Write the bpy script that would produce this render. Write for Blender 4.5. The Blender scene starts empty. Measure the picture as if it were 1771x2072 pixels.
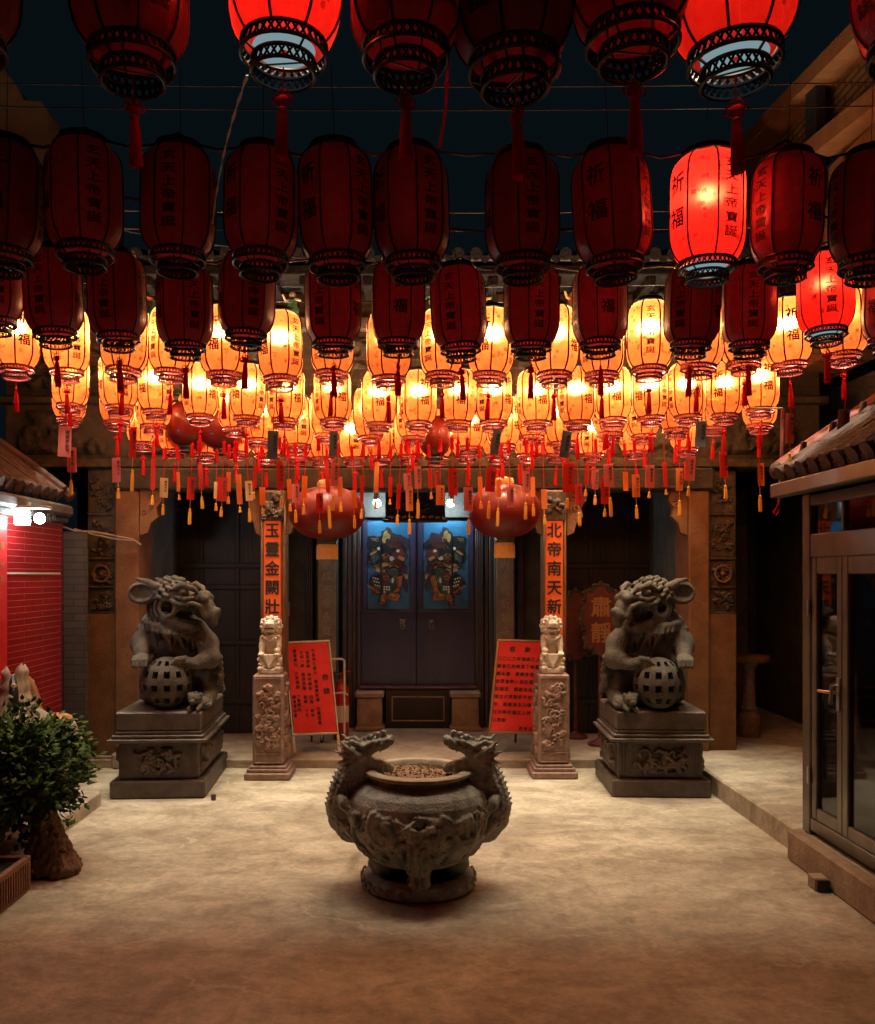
import bpy, math, random
import numpy as np
from mathutils import Vector, Matrix

R = math.radians
PI = math.pi
rnd = random.Random(7)
SC = bpy.context.scene
COL = SC.collection

# ------------------------------------------------------------------ camera, world, exposure
FOC, CX, HY, CAMH, IW, IH = 1800.0, 835.0, 1165.0, 1.55, 1771.0, 2072.0
cam_data = bpy.data.cameras.new('camera')
cam = bpy.data.objects.new('camera', cam_data)
COL.objects.link(cam)
cam.location = (0, 0, CAMH)
cam.rotation_euler = (R(90), 0, 0)
cam_data.sensor_fit = 'HORIZONTAL'
cam_data.sensor_width = 36.0
cam_data.lens = 36.0 * FOC / IW
cam_data.shift_x = (IW / 2 - CX) / IW
cam_data.shift_y = (HY - IH / 2) / IW
cam_data.clip_start = 0.05
cam_data.clip_end = 500
SC.camera = cam

world = bpy.data.worlds.new('World')
SC.world = world
world.use_nodes = True
wn = world.node_tree
bg = wn.nodes['Background']
bg.inputs['Color'].default_value = (0.32, 0.66, .92, 1)      # night sky, dark teal
bg.inputs['Strength'].default_value = 0.0068

vs = SC.view_settings
vs.view_transform = 'Standard'
vs.look = 'None'
vs.exposure = 0.0
vs.gamma = 1.0
cy = SC.cycles
cy.use_denoising = True
cy.max_bounces = 7
cy.diffuse_bounces = 4
cy.glossy_bounces = 3
cy.transmission_bounces = 6
cy.transparent_max_bounces = 16
cy.sample_clamp_indirect = 4.0
cy.blur_glossy = 1.0
cy.caustics_reflective = False
cy.caustics_refractive = False
cy.use_light_tree = True

# ------------------------------------------------------------------ helpers
def P(px, py, Z):
    """The point seen at (px, py) of the 1771 x 2072 frame at depth Z."""
    return Vector(((px - CX) * Z / FOC, Z, CAMH - (py - HY) * Z / FOC))

def X(px, Z): return (px - CX) * Z / FOC
def H(py, Z): return CAMH - (py - HY) * Z / FOC

class MB:
    """Collects shapes; build() links them as ONE mesh object."""
    def __init__(self):
        self.v, self.f, self.m, self.s, self.mats = [], [], [], [], []
        self.M = None
    def mi(self, mat):
        if mat not in self.mats: self.mats.append(mat)
        return self.mats.index(mat)
    def add(self, verts, faces, mat, smooth=False):
        b = len(self.v)
        if self.M is not None:
            verts = [self.M @ Vector(p) for p in verts]
        self.v.extend(tuple(p) for p in verts)
        k = self.mi(mat)
        for f in faces:
            self.f.append(tuple(b + i for i in f)); self.m.append(k); self.s.append(smooth)
    def box(self, x0, x1, y0, y1, z0, z1, mat, c=0.004):
        self.obox(((x0 + x1) / 2, (y0 + y1) / 2, (z0 + z1) / 2), (1, 0, 0), (0, 1, 0), (0, 0, 1),
                  (abs(x1 - x0) / 2, abs(y1 - y0) / 2, abs(z1 - z0) / 2), mat, c)
    def obox(self, ctr, ax, ay, az, hf, mat, c=0.004):
        c = min(c, 0.45 * min(hf))
        ctr = Vector(ctr); A = [Vector(ax).normalized(), Vector(ay).normalized(), Vector(az).normalized()]
        idx, vs_ = {}, []
        for sx in (-1, 1):
            for sy in (-1, 1):
                for sz in (-1, 1):
                    sg = (sx, sy, sz)
                    for a in range(3):
                        p = ctr.copy()
                        for b in range(3):
                            p += A[b] * sg[b] * (hf[b] - (0 if b == a else c))
                        idx[sg + (a,)] = len(vs_); vs_.append(p)
        fs = []
        def put(ids):
            pts = [vs_[i] for i in ids]
            n = (pts[1] - pts[0]).cross(pts[2] - pts[0])
            mid = sum(pts, Vector()) / len(pts)
            fs.append(ids if n.dot(mid - ctr) > 0 else ids[::-1])
        S4 = [(-1, -1), (1, -1), (1, 1), (-1, 1)]
        for a in range(3):
            o = [b for b in range(3) if b != a]
            for s in (-1, 1):
                ids = []
                for (p, q) in S4:
                    sg = [0, 0, 0]; sg[a] = s; sg[o[0]] = p; sg[o[1]] = q
                    ids.append(idx[tuple(sg) + (a,)])
                put(ids)
            b, d = o
            for p in (-1, 1):
                for q in (-1, 1):
                    g0 = [0, 0, 0]; g1 = [0, 0, 0]
                    g0[b] = g1[b] = p; g0[d] = g1[d] = q; g0[a] = -1; g1[a] = 1
                    put([idx[tuple(g0) + (b,)], idx[tuple(g1) + (b,)], idx[tuple(g1) + (d,)], idx[tuple(g0) + (d,)]])
        for sx in (-1, 1):
            for sy in (-1, 1):
                for sz in (-1, 1):
                    put([idx[(sx, sy, sz, 0)], idx[(sx, sy, sz, 1)], idx[(sx, sy, sz, 2)]])
        self.add(vs_, fs, mat)
    def beam(self, a, b, w, h, mat, up=(0, 0, 1), c=0.003):
        a, b = Vector(a), Vector(b)
        d = (b - a); L = d.length; d.normalize()
        s = d.cross(Vector(up)).normalized(); u = s.cross(d)
        self.obox((a + b) / 2, d, s, u, (L / 2, w / 2, h / 2), mat, c)
    def tube(self, pts, rad, mat, n=8, cap=True, flat=1.0, smooth=True):
        pts = [Vector(p) for p in pts]
        if not hasattr(rad, '__len__'): rad = [rad] * len(pts)
        vs_, fs = [], []
        t0 = (pts[1] - pts[0]).normalized()
        u = t0.orthogonal().normalized()
        for i, p in enumerate(pts):
            t = (pts[min(i + 1, len(pts) - 1)] - pts[max(i - 1, 0)])
            t = t.normalized() if t.length > 1e-9 else t0
            u = (u - t * u.dot(t))
            u = u.normalized() if u.length > 1e-6 else t.orthogonal().normalized()
            w = t.cross(u)
            for k in range(n):
                a = 2 * PI * k / n
                vs_.append(p + (u * math.cos(a) + w * math.sin(a) * flat) * rad[i])
        for i in range(len(pts) - 1):
            for k in range(n):
                q = (k + 1) % n
                fs.append((i * n + k, i * n + q, (i + 1) * n + q, (i + 1) * n + k))
        if cap:
            fs.append(tuple(range(n))[::-1])
            fs.append(tuple((len(pts) - 1) * n + k for k in range(n)))
        self.add(vs_, fs, mat, smooth)
    def lathe(self, prof, mat, n=32, ctr=(0, 0, 0), cap=False, smooth=True, sx=1.0, sy=1.0):
        vs_, fs = [], []
        for (r, z) in prof:
            for k in range(n):
                a = 2 * PI * k / n
                vs_.append((ctr[0] + r * math.cos(a) * sx, ctr[1] + r * math.sin(a) * sy, ctr[2] + z))
        for i in range(len(prof) - 1):
            for k in range(n):
                q = (k + 1) % n
                fs.append((i * n + k, i * n + q, (i + 1) * n + q, (i + 1) * n + k))
        if cap:
            fs.append(tuple(range(n))[::-1])
            fs.append(tuple((len(prof) - 1) * n + k for k in range(n)))
        self.add(vs_, fs, mat, smooth)
    def ball(self, c, r, mat, nu=12, nv=8, rot=None):
        if not hasattr(r, '__len__'): r = (r, r, r)
        vs_, fs = [], []
        c = Vector(c)
        for j in range(nv + 1):
            b = -PI / 2 + PI * j / nv
            for i in range(nu):
                a = 2 * PI * i / nu
                p = Vector((r[0] * math.cos(b) * math.cos(a), r[1] * math.cos(b) * math.sin(a), r[2] * math.sin(b)))
                if rot is not None: p = rot @ p
                vs_.append(c + p)
        for j in range(nv):
            for i in range(nu):
                q = (i + 1) % nu
                fs.append((j * nu + i, j * nu + q, (j + 1) * nu + q, (j + 1) * nu + i))
        self.add(vs_, fs, mat, True)
    def grid(self, fn, nu, nv, mat, smooth=True):
        vs_ = [fn(i / nu, j / nv) for j in range(nv + 1) for i in range(nu + 1)]
        fs = [(j * (nu + 1) + i, j * (nu + 1) + i + 1, (j + 1) * (nu + 1) + i + 1, (j + 1) * (nu + 1) + i) for j in range(nv) for i in range(nu)]
        self.add(vs_, fs, mat, smooth)
    def prism(self, outline, o, ax, ay, az, depth, mat, smooth=False):
        """outline: 2-D points (counter-clockwise) in the plane o + x*ax + y*ay, thickened along az."""
        o, ax, ay, az = Vector(o), Vector(ax), Vector(ay), Vector(az)
        n = len(outline)
        a = [o + ax * x + ay * y for x, y in outline]
        b = [p + az * depth for p in a]
        fs = [tuple(range(n))[::-1], tuple(range(n, 2 * n))]
        for k in range(n):
            q = (k + 1) % n
            fs.append((k, q, n + q, n + k))
        self.add(a + b, fs, mat, smooth)
    def build(self, name, parent=None, angle=40):
        me = bpy.data.meshes.new(name)
        off = Vector((0, 0, 0))
        if parent is not None:
            r = parent
            while r.parent is not None: r = r.parent
            off = r.location
        V = np.array(self.v, dtype=np.float64) - np.array(off)
        me.from_pydata(V.tolist(), [], self.f)
        for m in self.mats: me.materials.append(m)
        me.polygons.foreach_set('material_index', self.m)
        me.polygons.foreach_set('use_smooth', self.s)
        if angle and any(self.s): me.set_sharp_from_angle(angle=R(angle))
        me.update()
        o = bpy.data.objects.new(name, me)
        COL.objects.link(o)
        if parent is not None: o.parent = parent
        return o

def tag(o, label=None, cat=None, group=None, kind=None):
    if label: o['label'] = label
    if cat: o['category'] = cat
    if group: o['group'] = group
    if kind: o['kind'] = kind
    return o

def thing(name, label, cat, loc=(0, 0, 0), rz=0.0, group=None):
    o = bpy.data.objects.new(name, None)
    COL.objects.link(o)
    o.empty_display_size = 0.05
    o.location = loc
    o.rotation_euler = (0, 0, rz)
    return tag(o, label, cat, group)

def copy_tree(o, parent=None):
    c = o.copy(); COL.objects.link(c)
    if parent is not None: c.parent = parent
    for ch in list(o.children): copy_tree(ch, c)
    return c

# ---- glyphs
BOLD = ((0, 0), (1, 0), (-1, 0), (0, 1), (0, -1))
_gl = {}
def glyph(ch, bold=0.012):
    key = (ch, bold)
    if key not in _gl:
        cu = bpy.data.curves.new('glyph', 'FONT')
        cu.body = ch; cu.size = 1.0; cu.resolution_u = 2; cu.offset = bold
        cu.align_x = 'CENTER'
        ob = bpy.data.objects.new('glyph', cu); COL.objects.link(ob)
        dg = bpy.context.evaluated_depsgraph_get()
        me = bpy.data.meshes.new_from_object(ob.evaluated_get(dg))
        vs_ = [(v.co.x, v.co.y) for v in me.vertices]
        fs = [tuple(p.vertices) for p in me.polygons]
        if vs_:
            xs = [p[0] for p in vs_]; ys = [p[1] for p in vs_]
            cx, cyy = (min(xs) + max(xs)) / 2, 0.38
            vs_ = [(x - cx, y - cyy) for x, y in vs_]
        _gl[key] = (vs_, fs)
        bpy.data.objects.remove(ob); bpy.data.meshes.remove(me); bpy.data.curves.remove(cu)
    return _gl[key]

def put_text(mb, s, o, ax, ay, size, mat, step=None, vertical=True, bold=0.012, sx=1.0, lift=None):
    o, ax, ay = Vector(o), Vector(ax).normalized(), Vector(ay).normalized()
    step = step or size * 1.08
    for i, ch in enumerate(s):
        if ch == ' ': continue
        vs_, fs = glyph(ch, 0.0)
        c = o - ay * step * i if vertical else o + ax * step * i
        nn = ax.cross(ay) * .00025
        for q, (bx, by) in enumerate(BOLD if bold else BOLD[:1]):      # brush weight: the stroke laid down again a hair beside itself
            mb.add([c + ax * (x + bx * bold) * size * sx + ay * (y + by * bold) * size + nn * q for x, y in vs_], fs, mat)

# ---- sculpting: signed distances on a grid, meshed as surface nets
class Sculpt:
    def __init__(self, lo, hi, h):
        self.lo, self.h = np.array(lo, float), h
        n = np.ceil((np.array(hi) - self.lo) / h).astype(int) + 1
        self.n = n
        self.F = np.full(tuple(n), 0.2)
    def _sub(self, lo, hi):
        a = np.clip(np.floor((np.array(lo) - self.lo) / self.h).astype(int), 0, self.n - 1)
        b = np.clip(np.ceil((np.array(hi) - self.lo) / self.h).astype(int) + 1, 1, self.n)
        sl = tuple(slice(i, j) for i, j in zip(a, b))
        g = [self.lo[k] + self.h * np.arange(a[k], b[k]) for k in range(3)]
        return sl, g[0][:, None, None], g[1][None, :, None], g[2][None, None, :]
    def _put(self, sl, d, k, cut):
        F = self.F[sl]
        if F.size == 0: return
        if cut:
            d = -d
            hh = np.clip(0.5 - 0.5 * (F - d) / max(k, 1e-6), 0, 1)
            self.F[sl] = F * (1 - hh) + d * hh + k * hh * (1 - hh)
        else:
            hh = np.clip(0.5 + 0.5 * (F - d) / max(k, 1e-6), 0, 1)
            self.F[sl] = F * (1 - hh) + d * hh - k * hh * (1 - hh)
    def ball(self, c, r, k=0.02, cut=False, rot=None):
        if not hasattr(r, '__len__'): r = (r, r, r)
        c = np.array(c, float); m = max(r) + 2 * k + 2 * self.h
        sl, x, y, z = self._sub(c - m, c + m)
        dx, dy, dz = x - c[0], y - c[1], z - c[2]
        if rot is not None:
            q = np.array(rot)            # columns: the ellipsoid's axes
            ux = dx * q[0][0] + dy * q[1][0] + dz * q[2][0]
            uy = dx * q[0][1] + dy * q[1][1] + dz * q[2][1]
            uz = dx * q[0][2] + dy * q[1][2] + dz * q[2][2]
        else: ux, uy, uz = dx, dy, dz
        k0 = np.sqrt((ux / r[0]) ** 2 + (uy / r[1]) ** 2 + (uz / r[2]) ** 2)
        k1 = np.sqrt((ux / r[0] ** 2) ** 2 + (uy / r[1] ** 2) ** 2 + (uz / r[2] ** 2) ** 2) + 1e-9
        self._put(sl, k0 * (k0 - 1) / k1, k, cut)
    def cap(self, a, b, ra, rb, k=0.015, cut=False):
        a, b = np.array(a, float), np.array(b, float)
        m = max(ra, rb) + 2 * k + 2 * self.h
        sl, x, y, z = self._sub(np.minimum(a, b) - m, np.maximum(a, b) + m)
        d = b - a; L2 = max(d.dot(d), 1e-12)
        t = np.clip(((x - a[0]) * d[0] + (y - a[1]) * d[1] + (z - a[2]) * d[2]) / L2, 0, 1)
        dist = np.sqrt((x - a[0] - t * d[0]) ** 2 + (y - a[1] - t * d[1]) ** 2 + (z - a[2] - t * d[2]) ** 2) - (ra + (rb - ra) * t)
        self._put(sl, dist, k, cut)
    def chain(self, pts, rad, k=0.015):
        for i in range(len(pts) - 1): self.cap(pts[i], pts[i + 1], rad[i], rad[i + 1], k)
    def box(self, c, hf, k=0.01, rr=0.008, cut=False):
        c, hf = np.array(c, float), np.array(hf, float)
        m = hf + 2 * k + 2 * self.h
        sl, x, y, z = self._sub(c - m, c + m)
        q = [np.abs(x - c[0]) - hf[0] + rr, np.abs(y - c[1]) - hf[1] + rr, np.abs(z - c[2]) - hf[2] + rr]
        out = np.sqrt(np.maximum(q[0], 0) ** 2 + np.maximum(q[1], 0) ** 2 + np.maximum(q[2], 0) ** 2)
        self._put(sl, out + np.minimum(np.maximum(np.maximum(q[0], q[1]), q[2]), 0) - rr, k, cut)
    def ring(self, c, axis, Rm, r, k=0.008):
        c, ax = np.array(c, float), np.array(axis, float); ax /= np.linalg.norm(ax)
        m = Rm + r + 2 * k + 2 * self.h
        sl, x, y, z = self._sub(c - m, c + m)
        dx, dy, dz = x - c[0], y - c[1], z - c[2]
        hgt = dx * ax[0] + dy * ax[1] + dz * ax[2]
        rad = np.sqrt(np.maximum(dx ** 2 + dy ** 2 + dz ** 2 - hgt ** 2, 0))
        self._put(sl, np.sqrt((rad - Rm) ** 2 + hgt ** 2) - r, k, False)
    def rough(self, amp, freq, seed=0):
        rg = np.random.RandomState(int(seed) % 100003)
        sl, x, y, z = self._sub(self.lo, self.lo + self.n * self.h)
        for q in range(5):
            w = rg.randn(3) * freq; ph = rg.rand() * 6.28
            self.F += amp / 2 * np.sin(w[0] * x + w[1] * y + w[2] * z + ph)
    def mesh(self, mirror=False):
        F = self.F
        F = np.pad(F, 1, constant_values=0.2)
        o = self.lo - self.h
        S = F < 0
        nx, ny, nz = F.shape
        acc = np.zeros((nx - 1, ny - 1, nz - 1, 3)); cnt = np.zeros((nx - 1, ny - 1, nz - 1))
        cor = [(i, j, k) for i in (0, 1) for j in (0, 1) for k in (0, 1)]
        def at(A, c): return A[c[0]:nx - 1 + c[0], c[1]:ny - 1 + c[1], c[2]:nz - 1 + c[2]]
        for c in cor:
            for a in range(3):
                if c[a] == 0:
                    e = list(c); e[a] = 1
                    f0, f1 = at(F, c), at(F, e)
                    x = (f0 < 0) != (f1 < 0)
                    t = np.where(x, f0 / np.where(x, f0 - f1, 1), 0)
                    for b in range(3):
                        acc[..., b] += np.where(x, (t if b == a else c[b]), 0)
                    cnt += x
        act = cnt > 0
        ids = np.full(act.shape, -1, int)
        ids[act] = np.arange(act.sum())
        pos = np.argwhere(act) + acc[act] / cnt[act][:, None]
        V = o + pos * self.h
        faces = []
        for a in range(3):
            b, c = (a + 1) % 3, (a + 2) % 3
            s0 = [slice(None)] * 3; s1 = [slice(None)] * 3
            s0[a] = slice(0, -1); s1[a] = slice(1, None)
            chg = S[tuple(s0)] != S[tuple(s1)]
            E_ = np.argwhere(chg)
            E_ = E_[(E_[:, b] > 0) & (E_[:, c] > 0)]
            ok = (E_[:, b] < act.shape[b]) & (E_[:, c] < act.shape[c]) & (E_[:, a] < act.shape[a])
            E_ = E_[ok]
            ins = S[tuple(s0)][E_[:, 0], E_[:, 1], E_[:, 2]]
            q = []
            for (db, dc) in ((0, 0), (-1, 0), (-1, -1), (0, -1)):
                p = E_.copy(); p[:, b] += db; p[:, c] += dc
                q.append(ids[p[:, 0], p[:, 1], p[:, 2]])
            Q = np.stack(q, 1)
            Q[~ins] = Q[~ins][:, ::-1]
            faces.append(Q)
        Fc = np.concatenate(faces)
        Fc = Fc[(Fc >= 0).all(1)]
        if mirror:
            V = V * np.array([-1, 1, 1]); Fc = Fc[:, ::-1]
        return V, Fc

def sculpt_into(mb, S, mat, loc=(0, 0, 0), mirror=False):
    V, Fc = S.mesh(mirror)
    V = V + np.array(loc)
    mb.add([tuple(p) for p in V], [tuple(int(i) for i in q) for q in Fc], mat, True)

# ---- carved relief: strokes with a rounded profile on a height map
def relief(nu, nv, aspect, seed, n=26, wid=(0.02, 0.05), curls=0.6, border=0.04, sc=1.0):
    rg = np.random.RandomState(int(seed) % 100003)
    u, v = np.meshgrid(np.linspace(0, 1, nu + 1), np.linspace(0, aspect, nv + 1))
    Hh = np.zeros_like(u)
    for s in range(n):
        cx, cyy = rg.uniform(.1, .9), rg.uniform(.08, .92) * aspect
        a = rg.uniform(0, 6.28)
        if rg.rand() < curls:                      # a spiral curl
            t = np.linspace(0, rg.uniform(3.5, 8), 26)
            r0 = rg.uniform(.05, .13) * sc
            px = cx + r0 * (1 - t / 9.5) * np.cos(a + t); pyy = cyy + r0 * (1 - t / 9.5) * np.sin(a + t)
        else:                                      # a wavy tail
            t = np.linspace(0, 1, 26); L = rg.uniform(.2, .5) * sc
            w = .05 * sc * np.sin(t * rg.uniform(5, 11) + a)
            px = cx + L * (t - .5) * math.cos(a) - w * math.sin(a); pyy = cyy + L * (t - .5) * math.sin(a) + w * math.cos(a)
        wd = rg.uniform(*wid)
        d = np.full_like(u, 9.0)
        for x, y in zip(px, pyy): d = np.minimum(d, (u - x) ** 2 + (v - y) ** 2)
        d = np.sqrt(d)
        Hh = np.maximum(Hh, np.sqrt(np.clip(1 - (d / wd) ** 2, 0, 1)) * rg.uniform(.6, 1.0))
    e = np.minimum(np.minimum(u, 1 - u), np.minimum(v, aspect - v))
    return Hh * np.clip(e / border, 0, 1)

def relief_panel(mb, o, ax, ay, an, w, h, depth, mat, seed, res=0.006, **kw):
    """A carved panel: o = lower corner, ax/ay in-plane axes, an = outward normal."""
    o, ax, ay, an = Vector(o), Vector(ax), Vector(ay), Vector(an)
    nu, nv = max(8, int(w / res)), max(8, int(h / res))
    Hh = relief(nu, nv, h / w, seed, **kw)
    mb.grid(lambda i, j: o + ax * w * i + ay * h * j + an * (depth * float(Hh[int(round(j * nv)), int(round(i * nu))])), nu, nv, mat)

# ------------------------------------------------------------------ materials
def nodes(name):
    m = bpy.data.materials.new(name); m.use_nodes = True
    nt = m.node_tree
    for n in list(nt.nodes): nt.nodes.remove(n)
    out = nt.nodes.new('ShaderNodeOutputMaterial')
    return m, nt, out

def mat(name, c, rough=0.6, c2=None, scale=8.0, bump=0.0, bscale=40.0, metal=0.0, spec=0.5, detail=5.0, lo=0.35, hi=0.65, coat=0.0, stretch=(1, 1, 1)):
    m, nt, out = nodes(name)
    p = nt.nodes.new('ShaderNodeBsdfPrincipled')
    nt.links.new(p.outputs[0], out.inputs[0])
    p.inputs['Roughness'].default_value = rough
    p.inputs['Metallic'].default_value = metal
    p.inputs['Specular IOR Level'].default_value = spec
    p.inputs['Coat Weight'].default_value = coat
    p.inputs['Base Color'].default_value = (*c, 1)
    tc = nt.nodes.new('ShaderNodeTexCoord'); mp = nt.nodes.new('ShaderNodeMapping')
    mp.inputs['Scale'].default_value = stretch
    nt.links.new(tc.outputs['Object'], mp.inputs[0])
    if c2 is not None:
        n = nt.nodes.new('ShaderNodeTexNoise'); n.inputs['Scale'].default_value = scale; n.inputs['Detail'].default_value = detail
        n.inputs['Roughness'].default_value = 0.62
        r = nt.nodes.new('ShaderNodeValToRGB')
        r.color_ramp.elements[0].position = lo; r.color_ramp.elements[1].position = hi
        r.color_ramp.elements[0].color = (*c, 1); r.color_ramp.elements[1].color = (*c2, 1)
        nt.links.new(mp.outputs[0], n.inputs['Vector']); nt.links.new(n.outputs['Fac'], r.inputs[0])
        nt.links.new(r.outputs[0], p.inputs['Base Color'])
    if bump:
        n = nt.nodes.new('ShaderNodeTexNoise'); n.inputs['Scale'].default_value = bscale; n.inputs['Detail'].default_value = 6
        b = nt.nodes.new('ShaderNodeBump'); b.inputs['Strength'].default_value = bump; b.inputs['Distance'].default_value = 0.02
        nt.links.new(mp.outputs[0], n.inputs['Vector']); nt.links.new(n.outputs['Fac'], b.inputs['Height'])
        nt.links.new(b.outputs[0], p.inputs['Normal'])
    return m

def emis(name, c, s):
    m, nt, out = nodes(name)
    e = nt.nodes.new('ShaderNodeEmission'); e.inputs[0].default_value = (*c, 1); e.inputs[1].default_value = s
    nt.links.new(e.outputs[0], out.inputs[0])
    return m

def paper(name, trans, diff, clear=None, gloss=0.0, blot=0.35, fwd=None):
    """Thin lantern cloth: light from the bulb comes through it, light from outside reflects."""
    m, nt, out = nodes(name)
    tc = nt.nodes.new('ShaderNodeTexCoord')
    n = nt.nodes.new('ShaderNodeTexNoise'); n.inputs['Scale'].default_value = 34; n.inputs['Detail'].default_value = 3
    nt.links.new(tc.outputs['Object'], n.inputs['Vector'])
    mr = nt.nodes.new('ShaderNodeMapRange'); mr.inputs[1].default_value = .3; mr.inputs[2].default_value = .7
    mr.inputs[3].default_value = 1 - blot; mr.inputs[4].default_value = 1.0
    nt.links.new(n.outputs['Fac'], mr.inputs[0])
    oi = nt.nodes.new('ShaderNodeObjectInfo')            # each cloth has faded a little differently
    m0 = nt.nodes.new('ShaderNodeMapRange'); m0.inputs[3].default_value = .68; m0.inputs[4].default_value = 1.12
    nt.links.new(oi.outputs['Random'], m0.inputs[0])
    mm = nt.nodes.new('ShaderNodeMath'); mm.operation = 'MULTIPLY'
    nt.links.new(mr.outputs[0], mm.inputs[0]); nt.links.new(m0.outputs[0], mm.inputs[1])
    mr = mm
    def tint(c):
        k = nt.nodes.new('ShaderNodeVectorMath'); k.operation = 'SCALE'
        k.inputs[0].default_value = c
        nt.links.new(mr.outputs[0], k.inputs['Scale'])
        return k.outputs[0]
    mp = nt.nodes.new('ShaderNodeMapping'); mp.inputs['Scale'].default_value = (1, 1, .35); nt.links.new(tc.outputs['Object'], mp.inputs[0])
    nb = nt.nodes.new('ShaderNodeTexNoise'); nb.inputs['Scale'].default_value = 26; nb.inputs['Detail'].default_value = 3; nb.inputs['Distortion'].default_value = 1.2
    nt.links.new(mp.outputs[0], nb.inputs['Vector'])
    bu = nt.nodes.new('ShaderNodeBump'); bu.inputs['Strength'].default_value = .55; bu.inputs['Distance'].default_value = .006      # creases
    nt.links.new(nb.outputs['Fac'], bu.inputs['Height'])
    t = nt.nodes.new('ShaderNodeBsdfTranslucent'); nt.links.new(tint(trans), t.inputs[0]); nt.links.new(bu.outputs[0], t.inputs['Normal'])
    d = nt.nodes.new('ShaderNodeBsdfPrincipled'); nt.links.new(tint(diff), d.inputs['Base Color'])
    nt.links.new(bu.outputs[0], d.inputs['Normal'])
    d.inputs['Roughness'].default_value = 0.38; d.inputs['Specular IOR Level'].default_value = gloss
    a = nt.nodes.new('ShaderNodeAddShader'); nt.links.new(t.outputs[0], a.inputs[0]); nt.links.new(d.outputs[0], a.inputs[1])
    last = a
    if clear is not None:
        tr = nt.nodes.new('ShaderNodeBsdfTransparent'); tr.inputs[0].default_value = (*clear, 1)
        b = nt.nodes.new('ShaderNodeAddShader'); nt.links.new(a.outputs[0], b.inputs[0]); nt.links.new(tr.outputs[0], b.inputs[1])
        last = b
    if fwd is not None:                       # cloth scatters the bulb's light mostly forward
        rf = nt.nodes.new('ShaderNodeBsdfRefraction'); rf.inputs['Roughness'].default_value = .74; rf.inputs['IOR'].default_value = 1.4
        rf.inputs[0].default_value = (*fwd, 1)
        b2 = nt.nodes.new('ShaderNodeAddShader'); nt.links.new(last.outputs[0], b2.inputs[0]); nt.links.new(rf.outputs[0], b2.inputs[1])
        last = b2
    nt.links.new(last.outputs[0], out.inputs[0])
    return m

M = {}
M['stone'] = mat('weathered_stone', (.032, .026, .019), .75, (.082, .066, .047), 16, .55, 110)
M['darkstone'] = mat('dark_carved_stone', (.055, .042, .034), .5, (.11, .08, .062), 9, .35, 50)
M['bronze'] = mat('grey_burner_stone', (.17, .19, .17), .6, (.48, .48, .41), 11, .45, 80)
def lighten_tops(m, c, amt=.8):  # pale tops stand in for light from above; never applied
    '''Paler colour on the surfaces that face up.'''
    nt = m.node_tree; L = nt.links.new
    p = next(n for n in nt.nodes if n.type == 'BSDF_PRINCIPLED')
    src = p.inputs['Base Color'].links[0].from_socket
    g = nt.nodes.new('ShaderNodeNewGeometry'); sx = nt.nodes.new('ShaderNodeSeparateXYZ'); L(g.outputs['Normal'], sx.inputs[0])
    n = nt.nodes.new('ShaderNodeTexNoise'); n.inputs['Scale'].default_value = 18; n.inputs['Detail'].default_value = 5
    tc = nt.nodes.new('ShaderNodeTexCoord'); L(tc.outputs['Object'], n.inputs['Vector'])
    a = nt.nodes.new('ShaderNodeMath'); a.operation = 'MULTIPLY_ADD'; a.inputs[1].default_value = .7; L(n.outputs['Fac'], a.inputs[0]); L(sx.outputs['Z'], a.inputs[2])
    r = nt.nodes.new('ShaderNodeMapRange'); r.inputs[1].default_value = .55; r.inputs[2].default_value = 1.1; r.inputs[4].default_value = amt; L(a.outputs[0], r.inputs[0])
    x = nt.nodes.new('ShaderNodeMix'); x.data_type = 'RGBA'; L(r.outputs[0], x.inputs[0]); L(src, x.inputs[6]); x.inputs[7].default_value = (*c, 1)
    L(x.outputs[2], p.inputs['Base Color'])
M['rim'] = mat('pale_rim_stone', (.33, .28, .21), .6, (.46, .40, .30), 16, .3, 60)
M['ash'] = mat('incense_ash', (.22, .14, .09), .95, (.42, .28, .17), 60, 1.0, 90)
M['pinkstone'] = mat('reddish_sandstone', (.16, .092, .068), .6, (.28, .165, .12), 22, .3, 70)
M['whitestone'] = mat('pale_stone', (.52, .42, .33), .6, (.66, .56, .46), 20, .3, 80)
M['yellowstone'] = mat('ochre_plaster', (.12, .047, .012), .75, (.185, .08, .025), 7, .35, 60)
M['lintelstone'] = mat('darkened_lintel_stone', (.022, .017, .011), .85, (.055, .042, .026), 9, .4, 50)  # shade put in the colour, so the front stays dim beside the lanterns
M['darktile'] = mat('darkened_roof_tile', (.006, .005, .005), .9, (.012, .009, .008), 12, .4, 40, spec=.05)  # near-black copy of the roof tile: the eave's darkness put in the colour
M['carving'] = mat('dark_ochre_carving', (.025, .018, .012), .75, (.085, .058, .03), 16, .4, 50)
M['wall'] = mat('dark_grey_wall', (.05, .05, .048), .8, (.10, .095, .085), 5, .3, 40)
M['wood'] = mat('dark_wood', (.009, .008, .008), .5, (.02, .015, .013), 6, .25, 50, stretch=(1, 1, .12))
M['redwood'] = mat('dark_red_wood', (.07, .014, .012), .5, (.13, .03, .02), 8, .2, 50)
M['doorblue'] = mat('blue_black_door_paint', (.034, .036, .085), .35, (.055, .055, .115), 5, .12, 60, stretch=(1, 1, .25))
M['doorpanel'] = mat('blue_door_panel', (.022, .125, .26), .4, (.035, .17, .33), 5, .2, 40)
M['doorframe'] = mat('brown_door_frame', (.05, .04, .04), .4, (.085, .06, .055), 9, .15, 60)
M['tile'] = mat('old_roof_tile', (.032, .013, .009), .75, (.065, .024, .016), 12, .4, 40)
M['tileshade'] = mat('roof_tile_bed', (.045, .03, .025), .8, (.08, .05, .04), 12, .4, 40)
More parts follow.
